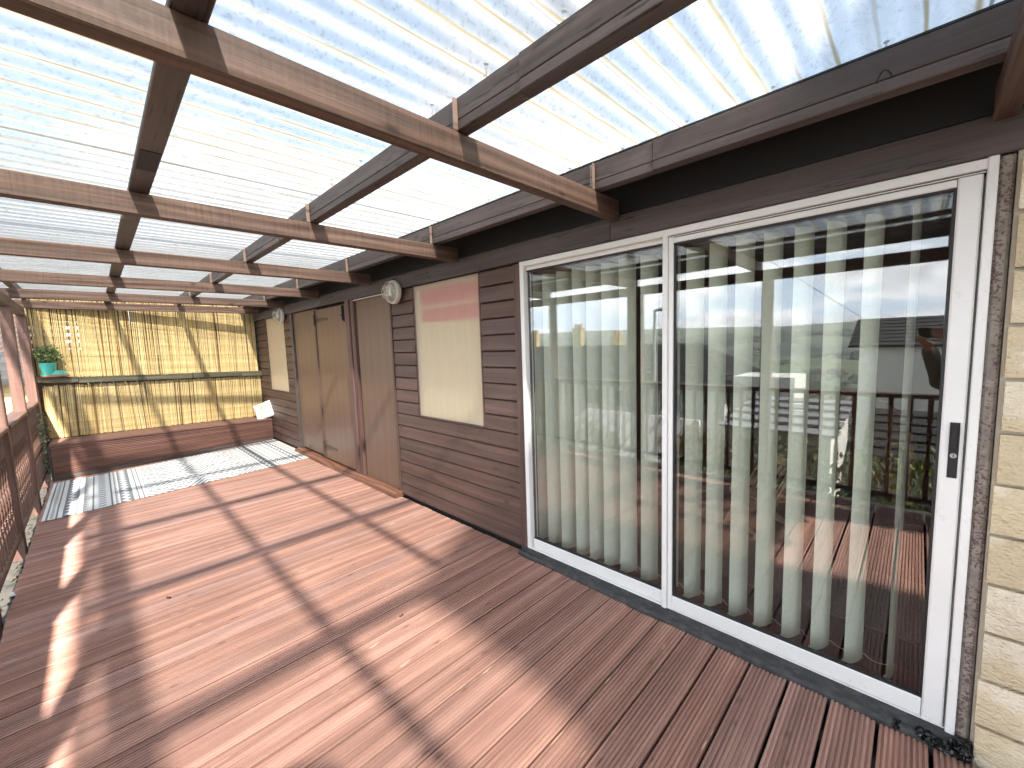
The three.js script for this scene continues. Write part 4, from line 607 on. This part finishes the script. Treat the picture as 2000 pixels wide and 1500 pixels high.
  { const H = thing('street_lamp', 'grey street lamp post with a horizontal lantern', 'street lamp', [-7.7, -3.1, 14]), gm = std({ color: lin(0.5, 0.52, 0.52), roughness: 0.5, metalness: 0.3 }); mesh('column', new THREE.CylinderGeometry(0.05, 0.075, 5.8, 12).translate(0, 2.9, 0), gm, H); mesh('lantern', new THREE.SphereGeometry(1, 16, 10).scale(0.34, 0.075, 0.12).translate(0.32, 5.80, 0), gm, H); mesh('bracket', cyl([0, 5.72, 0], [0.2, 5.8, 0], 0.035), gm, H); }
  tag(mesh('telephone_cable', tube([[-6.04, 6.35, 9], [-4.2, 4.35, 17], [-2.2, 2.26, 27.9]], 0.012, 30, 5), M.black), 'thin black cable running from the telegraph pole to the white house', 'cable');
  // hedge and shrubs behind the railing
  const sh = (label, x, y, z, rx, ry, rz, n, cols, seed) => { const S = thing('garden_shrub', label, 'shrub', [x, y, z], 'shrubs below the balustrade'); leaves(S, n, ball([0, ry, 0], [rx, ry, rz], 0.3), 0.07, cols, seed); mesh('trunk', merge([cyl([0, -0.2, 0], [0.1, ry, 0], 0.03, 0.015, 6), cyl([0, -0.2, 0], [-0.2, ry * 1.2, 0.1], 0.025, 0.01, 6), cyl([0, -0.2, 0], [0.25, ry * 1.1, -0.1], 0.02, 0.01, 6)]), M.clad[0], S); };
  sh('yellow-green variegated shrub outside the balustrade below the white house', 0.15, -0.75, 3.75, 0.75, 0.55, 0.42, 1500, [[0.16, 0.18, 0.03], [0.30, 0.30, 0.06], [0.08, 0.12, 0.03]], 401);
  sh('dull green shrub outside the balustrade beside the yellow-green one', -1.05, -0.72, 3.8, 0.7, 0.50, 0.42, 1300, [[0.06, 0.09, 0.04], [0.12, 0.15, 0.07], [0.20, 0.21, 0.10]], 403);
  sh('brown twiggy hedge outside the balustrade left of the dull green shrub', -2.2, -0.72, 3.8, 0.65, 0.52, 0.4, 1300, [[0.14, 0.10, 0.04], [0.20, 0.14, 0.06], [0.09, 0.09, 0.03]], 405);
  sh('dark green hedge below the balustrade near the glasshouse', -4.3, -0.85, 3.9, 1.0, 0.50, 0.4, 1500, [[0.04, 0.07, 0.025], [0.09, 0.12, 0.05]], 407);
  // stone cottage seen past the balustrade at the far left
  { const H = thing('end_cottage', 'sunlit stone cottage with a grey slate roof past the far end of the balustrade', 'house'); gable(H, -30, -21.6, 3.15, 14, -4, 0.95, 4.4, stone, 'z'); roof(H, -30.4, -21.3, 2.95, 14.2, 0.88, 4.5, slate, 'z', 0, 14); mesh('gutter', new THREE.BoxGeometry(0.14, 0.13, 11).translate(-21.22, 0.80, 8.5), M.black, H); win(H, -21.58, -0.9, 6.2, 1.0, 1.2, Math.PI / 2); }
  { const H = thing('trellis', 'dark brown lattice trellis panel outside the far corner post', 'trellis'); for (let k = 0; k < 12; k++) mesh('slat', new THREE.BoxGeometry(0.012, 0.95, 0.028).translate(-9.6, 2.12, 2.80 + k * 0.075), M.clad[k % 5], H); for (let k = 0; k < 13; k++) mesh('slat', new THREE.BoxGeometry(0.012, 0.028, 0.90).translate(-9.588, 1.68 + k * 0.073, 3.21), M.clad[k % 5], H); mesh('post', bar(-9.63, -9.57, -0.5, 2.65, 3.66, 3.72, 'y'), M.clad[0], H); mesh('post', bar(-9.63, -9.57, -0.2, 2.65, 2.76, 2.82, 'y'), M.clad[1], H); }
  // far valley: woodland as one mass, village houses one by one
  { const r = rng(421), N = 5200, g = new THREE.IcosahedronGeometry(1, 1), p = g.attributes.position; for (let i = 0; i < p.count; i++) { const k = 0.8 + 0.4 * hsh(Math.round(p.getX(i) * 50) + 99, Math.round(p.getY(i) * 50 + p.getZ(i) * 31) + 99, 3); p.setXYZ(i, p.getX(i) * k, p.getY(i) * k, p.getZ(i) * k); } g.computeVertexNormals();
    const im = new THREE.InstancedMesh(g, std({ roughness: 1 }), N), m = new THREE.Matrix4(), c = new THREE.Color(); let n = 0;
    while (n < N) { const z = 200 + Math.pow(r(), 1.2) * 1050, x = -1000 + r() * 1300; if (fb(x / 700 + 3, z / 700 + 3, 9, 9, 3, 423) < 0.47) continue; const s = 2.2 + r() * 3.2; im.setMatrixAt(n, m.compose(new THREE.Vector3(x, terrY(x, z) + s * 0.5, z), new THREE.Quaternion(), new THREE.Vector3(s, s * (0.9 + r() * 0.5), s))); const k = r(); im.setColorAt(n, c.setRGB(lerp(0.075, 0.12, k), lerp(0.09, 0.12, k), 0.07)); n++; }
    im.name = numbered('woodland'); im.userData = { kind: 'stuff', label: 'distant woodland covering the valley floor and hillside', category: 'woodland' }; scene.add(im);
    const wall = new THREE.BoxGeometry(9, 5, 7).translate(0, 2.5, 0), rf = prism(9.6, [[5, -4], [8, 0], [5, 4]], false), base = thing('village_house', 'tiny pale house in the far village across the valley', 'house', [0, 0, 0], 'far village houses'); mesh('wall', wall, white, base); mesh('roof', rf, slate, base);
    for (let k = 0; k < 26; k++) { const h = k ? base.clone() : base; if (k) { h.name = numbered('village_house'); scene.add(h); } const z = 260 + r() * 620, x = -420 * (z / 600) + r() * 420 * (z / 600); h.position.set(x, terrY(x, z) - 0.5, z); h.rotation.y = r() * 3; } }
}

// ================================================================== photographer, mirrored at the edge of the glass
{
  const V = (x, y, z) => new THREE.Vector3(x, y, z), C = camera.position.clone(), q = camera.quaternion, R = V(1, 0, 0).applyQuaternion(q), U = V(0, 1, 0).applyQuaternion(q), F = V(0, 0, -1).applyQuaternion(q);
  const at = (r, u, f) => C.clone().addScaledVector(R, r).addScaledVector(U, u).addScaledVector(F, f);
  function skin(bones, lo, size, res, k) {            // tapered capsules joined with a smooth minimum, meshed on a grid
    const mc = new MarchingCubes(res, new THREE.MeshStandardMaterial(), false, false, 160000), n = res, h = size / 2, cx = lo.clone().addScalar(h), F_ = mc.field, cell = size / n; F_.fill(-0.3); mc.isolation = 0;
    const p = V(), ab = V(), ap = V();
    for (const [a, b, ra, rb, sq] of bones) {
      ab.subVectors(b, a); const L2 = Math.max(ab.lengthSq(), 1e-9), m = Math.max(ra, rb) + k * 2 + 0.03;
      const g = (v, c) => Math.round((v - c + h) / cell), X0 = Math.max(1, g(Math.min(a.x, b.x) - m, cx.x)), X1 = Math.min(n - 2, g(Math.max(a.x, b.x) + m, cx.x)), Y0 = Math.max(1, g(Math.min(a.y, b.y) - m, cx.y)), Y1 = Math.min(n - 2, g(Math.max(a.y, b.y) + m, cx.y)), Z0 = Math.max(1, g(Math.min(a.z, b.z) - m, cx.z)), Z1 = Math.min(n - 2, g(Math.max(a.z, b.z) + m, cx.z));
      for (let z = Z0; z <= Z1; z++) for (let y = Y0; y <= Y1; y++) for (let x = X0; x <= X1; x++) { p.set(cx.x - h + x * cell, cx.y - h + y * cell, cx.z - h + z * cell); ap.subVectors(p, a); const t = clamp(ap.dot(ab) / L2); ap.addScaledVector(ab, -t); let d = ap.length() - lerp(ra, rb, t); const i = z * n * n + y * n + x, o = -F_[i], e = Math.max(k - Math.abs(o - d), 0) / k; F_[i] = -(Math.min(o, d) - e * e * k * 0.25); }
    }
    mc.update(); const c = mc.count, P = new Float32Array(c * 3), N = new Float32Array(c * 3);
    for (let i = 0; i < c; i++) { for (let j = 0; j < 3; j++) { N[3 * i + j] = mc.normalArray[3 * i + j]; } P[3 * i] = cx.x + mc.positionArray[3 * i] * h; P[3 * i + 1] = cx.y + mc.positionArray[3 * i + 1] * h; P[3 * i + 2] = cx.z + mc.positionArray[3 * i + 2] * h; }
    const G = new THREE.BufferGeometry(); G.setAttribute('position', new THREE.BufferAttribute(P, 3)); G.setAttribute('normal', new THREE.BufferAttribute(N, 3)); return G;
  }
  const fw = V(F.x, 0, F.z).normalize(), rt = V(R.x, 0, R.z).normalize(), B = V(0.405, 0, 2.405);
  const bd = (r, y, f) => B.clone().addScaledVector(rt, r).addScaledVector(fw, f).setY(y);
  const shL = bd(-0.175, 1.395, 0.01), shR = bd(0.175, 1.395, 0.01), wrL = at(0.030, -0.150, -0.045), wrR = at(0.225, -0.075, -0.050), elL = bd(-0.235, 1.14, 0.14), elR = bd(0.265, 1.13, 0.13);
  const hipL = bd(-0.09, 0.90, 0), hipR = bd(0.09, 0.90, 0), knL = bd(-0.10, 0.49, 0.03), knR = bd(0.11, 0.49, 0.02), anL = bd(-0.11, 0.085, -0.01), anR = bd(0.12, 0.085, -0.02), toeL = bd(-0.13, 0.035, 0.17), toeR = bd(0.15, 0.035, 0.16);
  const hd = bd(0.0, 1.60, 0.055);
  // torso, arms, legs
  const torso = [[bd(-0.07, 0.95, 0), bd(0.07, 0.95, 0), 0.125, 0.125], [bd(0, 0.95, 0), bd(0, 1.15, 0.01), 0.14, 0.135], [bd(-0.06, 1.25, 0), bd(0.06, 1.25, 0), 0.125, 0.125], [bd(-0.10, 1.36, 0), bd(0.10, 1.36, 0), 0.095, 0.095], [bd(0, 1.15, 0.01), bd(0, 1.36, 0), 0.13, 0.12]];
  const arms = [[shL, elL, 0.058, 0.045], [elL, wrL, 0.044, 0.030], [shR, elR, 0.058, 0.045], [elR, wrR, 0.044, 0.030]];
  const legs = [[hipL, knL, 0.088, 0.060], [knL, anL, 0.056, 0.040], [hipR, knR, 0.088, 0.060], [knR, anR, 0.056, 0.040]];
  const head = [[bd(0, 1.40, 0.0), bd(0, 1.52, 0.035), 0.056, 0.052], [bd(0, 1.665, 0.035), bd(0, 1.645, 0.07), 0.086, 0.078], [bd(0, 1.60, 0.10), bd(0, 1.56, 0.105), 0.052, 0.040], [bd(0, 1.635, 0.148), bd(0, 1.605, 0.168), 0.010, 0.014], [bd(-0.082, 1.635, 0.05), bd(-0.085, 1.60, 0.055), 0.013, 0.010], [bd(0.082, 1.635, 0.05), bd(0.085, 1.60, 0.055), 0.013, 0.010], [bd(-0.018, 1.567, 0.143), bd(0.018, 1.567, 0.143), 0.008, 0.008]];
  const grow = (l, d) => l.map(([a, b, x, y]) => [a, b, x + d, y + d]);
  // hands: palm, thumb from its side, four fingers of unequal length bent at the knuckles
  const handR = [[wrR, at(0.205, -0.040, -0.045), 0.024, 0.026], [at(0.205, -0.055, -0.042), at(0.195, -0.020, -0.040), 0.022, 0.021]], handL = [[wrL, at(0.028, -0.110, -0.040), 0.024, 0.026], [at(0.005, -0.105, -0.036), at(0.050, -0.108, -0.036), 0.021, 0.021]];
  [[0.004, 0.070], [-0.014, 0.082], [-0.033, 0.078], [-0.050, 0.060]].forEach(([u, L], i) => { const a = at(0.198, u - 0.006, -0.036), b = at(0.172, u + 0.002, -0.001), c2 = at(0.172 - L * 0.45, u + 0.003, 0.003), d = at(0.172 - L, u, 0.001); handR.push([a, b, 0.0105, 0.0095], [b, c2, 0.0095, 0.0088], [c2, d, 0.0088, 0.0072]); });
  handR.push([at(0.192, -0.052, -0.048), at(0.160, -0.066, -0.034), 0.013, 0.011], [at(0.160, -0.066, -0.034), at(0.128, -0.060, -0.026), 0.0105, 0.008]);
  [[0.054, 0.060], [0.036, 0.070], [0.018, 0.067], [0.001, 0.052]].forEach(([r, L]) => { const a = at(r, -0.098, -0.030), b = at(r - 0.004, -0.082, -0.004), c2 = at(r - 0.014, -0.082 + L * 0.3, 0.004), d = at(r - 0.026, -0.082 + L * 0.48, 0.003); handL.push([a, b, 0.0105, 0.0095], [b, c2, 0.0093, 0.0086], [c2, d, 0.0086, 0.0070]); });
  handL.push([at(0.000, -0.100, -0.044), at(-0.014, -0.068, -0.034), 0.013, 0.011], [at(-0.014, -0.068, -0.034), at(0.004, -0.044, -0.026), 0.0105, 0.008]);
  const P = thing('person', 'person in a grey-green jacket and dark trousers holding up a phone', 'person');
  const hs = (w) => w.clone().addScalar(-0.12);
  const flesh = mergeGeometries([skin([...torso, ...arms, ...legs, ...head.slice(0, 1)], V(-0.45, -0.02, 1.55), 1.72, 112, 0.03), skin(head, bd(0, 1.58, 0.05).addScalar(-0.17), 0.36, 90, 0.016), skin(handR, at(0.19, -0.03, -0.02).addScalar(-0.12), 0.24, 84, 0.006), skin(handL, at(0.02, -0.09, -0.02).addScalar(-0.12), 0.24, 84, 0.006)]);
  mesh('body', flesh, std({ color: lin(0.50, 0.30, 0.215), roughness: 0.6 }), P);
  mesh('jacket', skin([...grow(torso, 0.022), ...grow(arms, 0.016).map(([a, b, x, y]) => [a, b.clone().lerp(a, b === wrL || b === wrR ? 0.06 : 0), x, y]), [bd(0, 1.42, 0), bd(0, 1.47, 0.01), 0.070, 0.064]], V(-0.45, -0.02, 1.55), 1.72, 116, 0.025), std({ color: lin(0.10, 0.11, 0.095), roughness: 0.95 }), P);
  mesh('trousers', skin([...grow(legs, 0.016), [bd(-0.07, 0.93, 0), bd(0.07, 0.93, 0), 0.137, 0.137]], V(-0.45, -0.02, 1.55), 1.72, 112, 0.03), std({ color: lin(0.025, 0.028, 0.04), roughness: 0.95 }), P);
  mesh('shoe', skin([[anL.clone().setY(0.05), toeL, 0.044, 0.034]], anL.clone().add(V(-0.22, -0.1, -0.25)), 0.46, 44, 0.02), M.black, P); mesh('shoe', skin([[anR.clone().setY(0.05), toeR, 0.044, 0.034]], anR.clone().add(V(-0.22, -0.1, -0.25)), 0.46, 44, 0.02), M.black, P);
  mesh('hair', skin([[bd(0, 1.69, 0.02), bd(0, 1.70, 0.06), 0.088, 0.072], [bd(0, 1.62, -0.015), bd(0, 1.56, -0.02), 0.075, 0.05]], bd(0, 1.63, 0.02).addScalar(-0.17), 0.34, 60, 0.02), std({ color: lin(0.05, 0.035, 0.025), roughness: 0.85 }), P);
  for (const s of [-1, 1]) mesh('eye', new THREE.SphereGeometry(0.011, 12, 8).translate(...bd(s * 0.032, 1.642, 0.138).toArray()), std({ color: lin(0.35, 0.33, 0.30), roughness: 0.2 }), P);
  const ph = thing('phone', 'black phone held sideways in two hands', 'phone'), g = new THREE.Shape(); const w = 0.148, hh = 0.072, r = 0.011; g.moveTo(-w / 2 + r, -hh / 2); g.lineTo(w / 2 - r, -hh / 2); g.absarc(w / 2 - r, -hh / 2 + r, r, -Math.PI / 2, 0); g.lineTo(w / 2, hh / 2 - r); g.absarc(w / 2 - r, hh / 2 - r, r, 0, Math.PI / 2); g.lineTo(-w / 2 + r, hh / 2); g.absarc(-w / 2 + r, hh / 2 - r, r, Math.PI / 2, Math.PI); g.lineTo(-w / 2, -hh / 2 + r); g.absarc(-w / 2 + r, -hh / 2 + r, r, Math.PI, Math.PI * 1.5);
  ph.position.copy(at(0.058, -0.022, -0.018)); ph.quaternion.copy(q);
  mesh('case', new THREE.ExtrudeGeometry(g, { depth: 0.007, bevelEnabled: true, bevelSize: 0.001, bevelThickness: 0.001, bevelSegments: 2, curveSegments: 6 }).translate(0, 0, -0.0045), std({ color: lin(0.02, 0.022, 0.024), roughness: 0.4 }), ph);
  mesh('camera_bump', new THREE.CylinderGeometry(0.007, 0.007, 0.002, 16).rotateX(Math.PI / 2).translate(-0.036, 0.018, -0.0065), M.black, ph);
  mesh('screen', new THREE.BoxGeometry(0.138, 0.064, 0.0006).translate(0, 0, 0.0040), std({ color: lin(0.02, 0.02, 0.025), roughness: 0.1 }), ph);
}

// dead leaves on the deck
{
  const leaf = (label, x, z, a, s) => { const g = new THREE.PlaneGeometry(0.05 * s, 0.018 * s, 6, 2), p = g.attributes.position; for (let i = 0; i < p.count; i++) { const t = p.getX(i) / (0.025 * s); p.setY(i, p.getY(i) * (1 - t * t * 0.85)); p.setZ(i, 0.004 * Math.sin(t * 3) + Math.abs(p.getY(i)) * 0.5); } g.rotateX(-Math.PI / 2); g.computeVertexNormals(); const m = tag(mesh('dead_leaf', g, std({ color: lin(0.05, 0.03, 0.02), roughness: 0.9, side: THREE.DoubleSide })), label, 'leaf'); m.position.set(x, 0.004, z); m.rotation.y = a; };
  leaf('small dark dead leaf lying on the sunlit deck in front of the rug', -3.33, 1.93, 0.3, 1); leaf('small dark dead leaf on the deck close to the shaded corner', -2.05, 1.02, 1.1, 0.6);
}
// haze over the valley
scene.fog = new THREE.FogExp2(0xdfe6ee, 0.0003);

renderer.render(scene, camera);
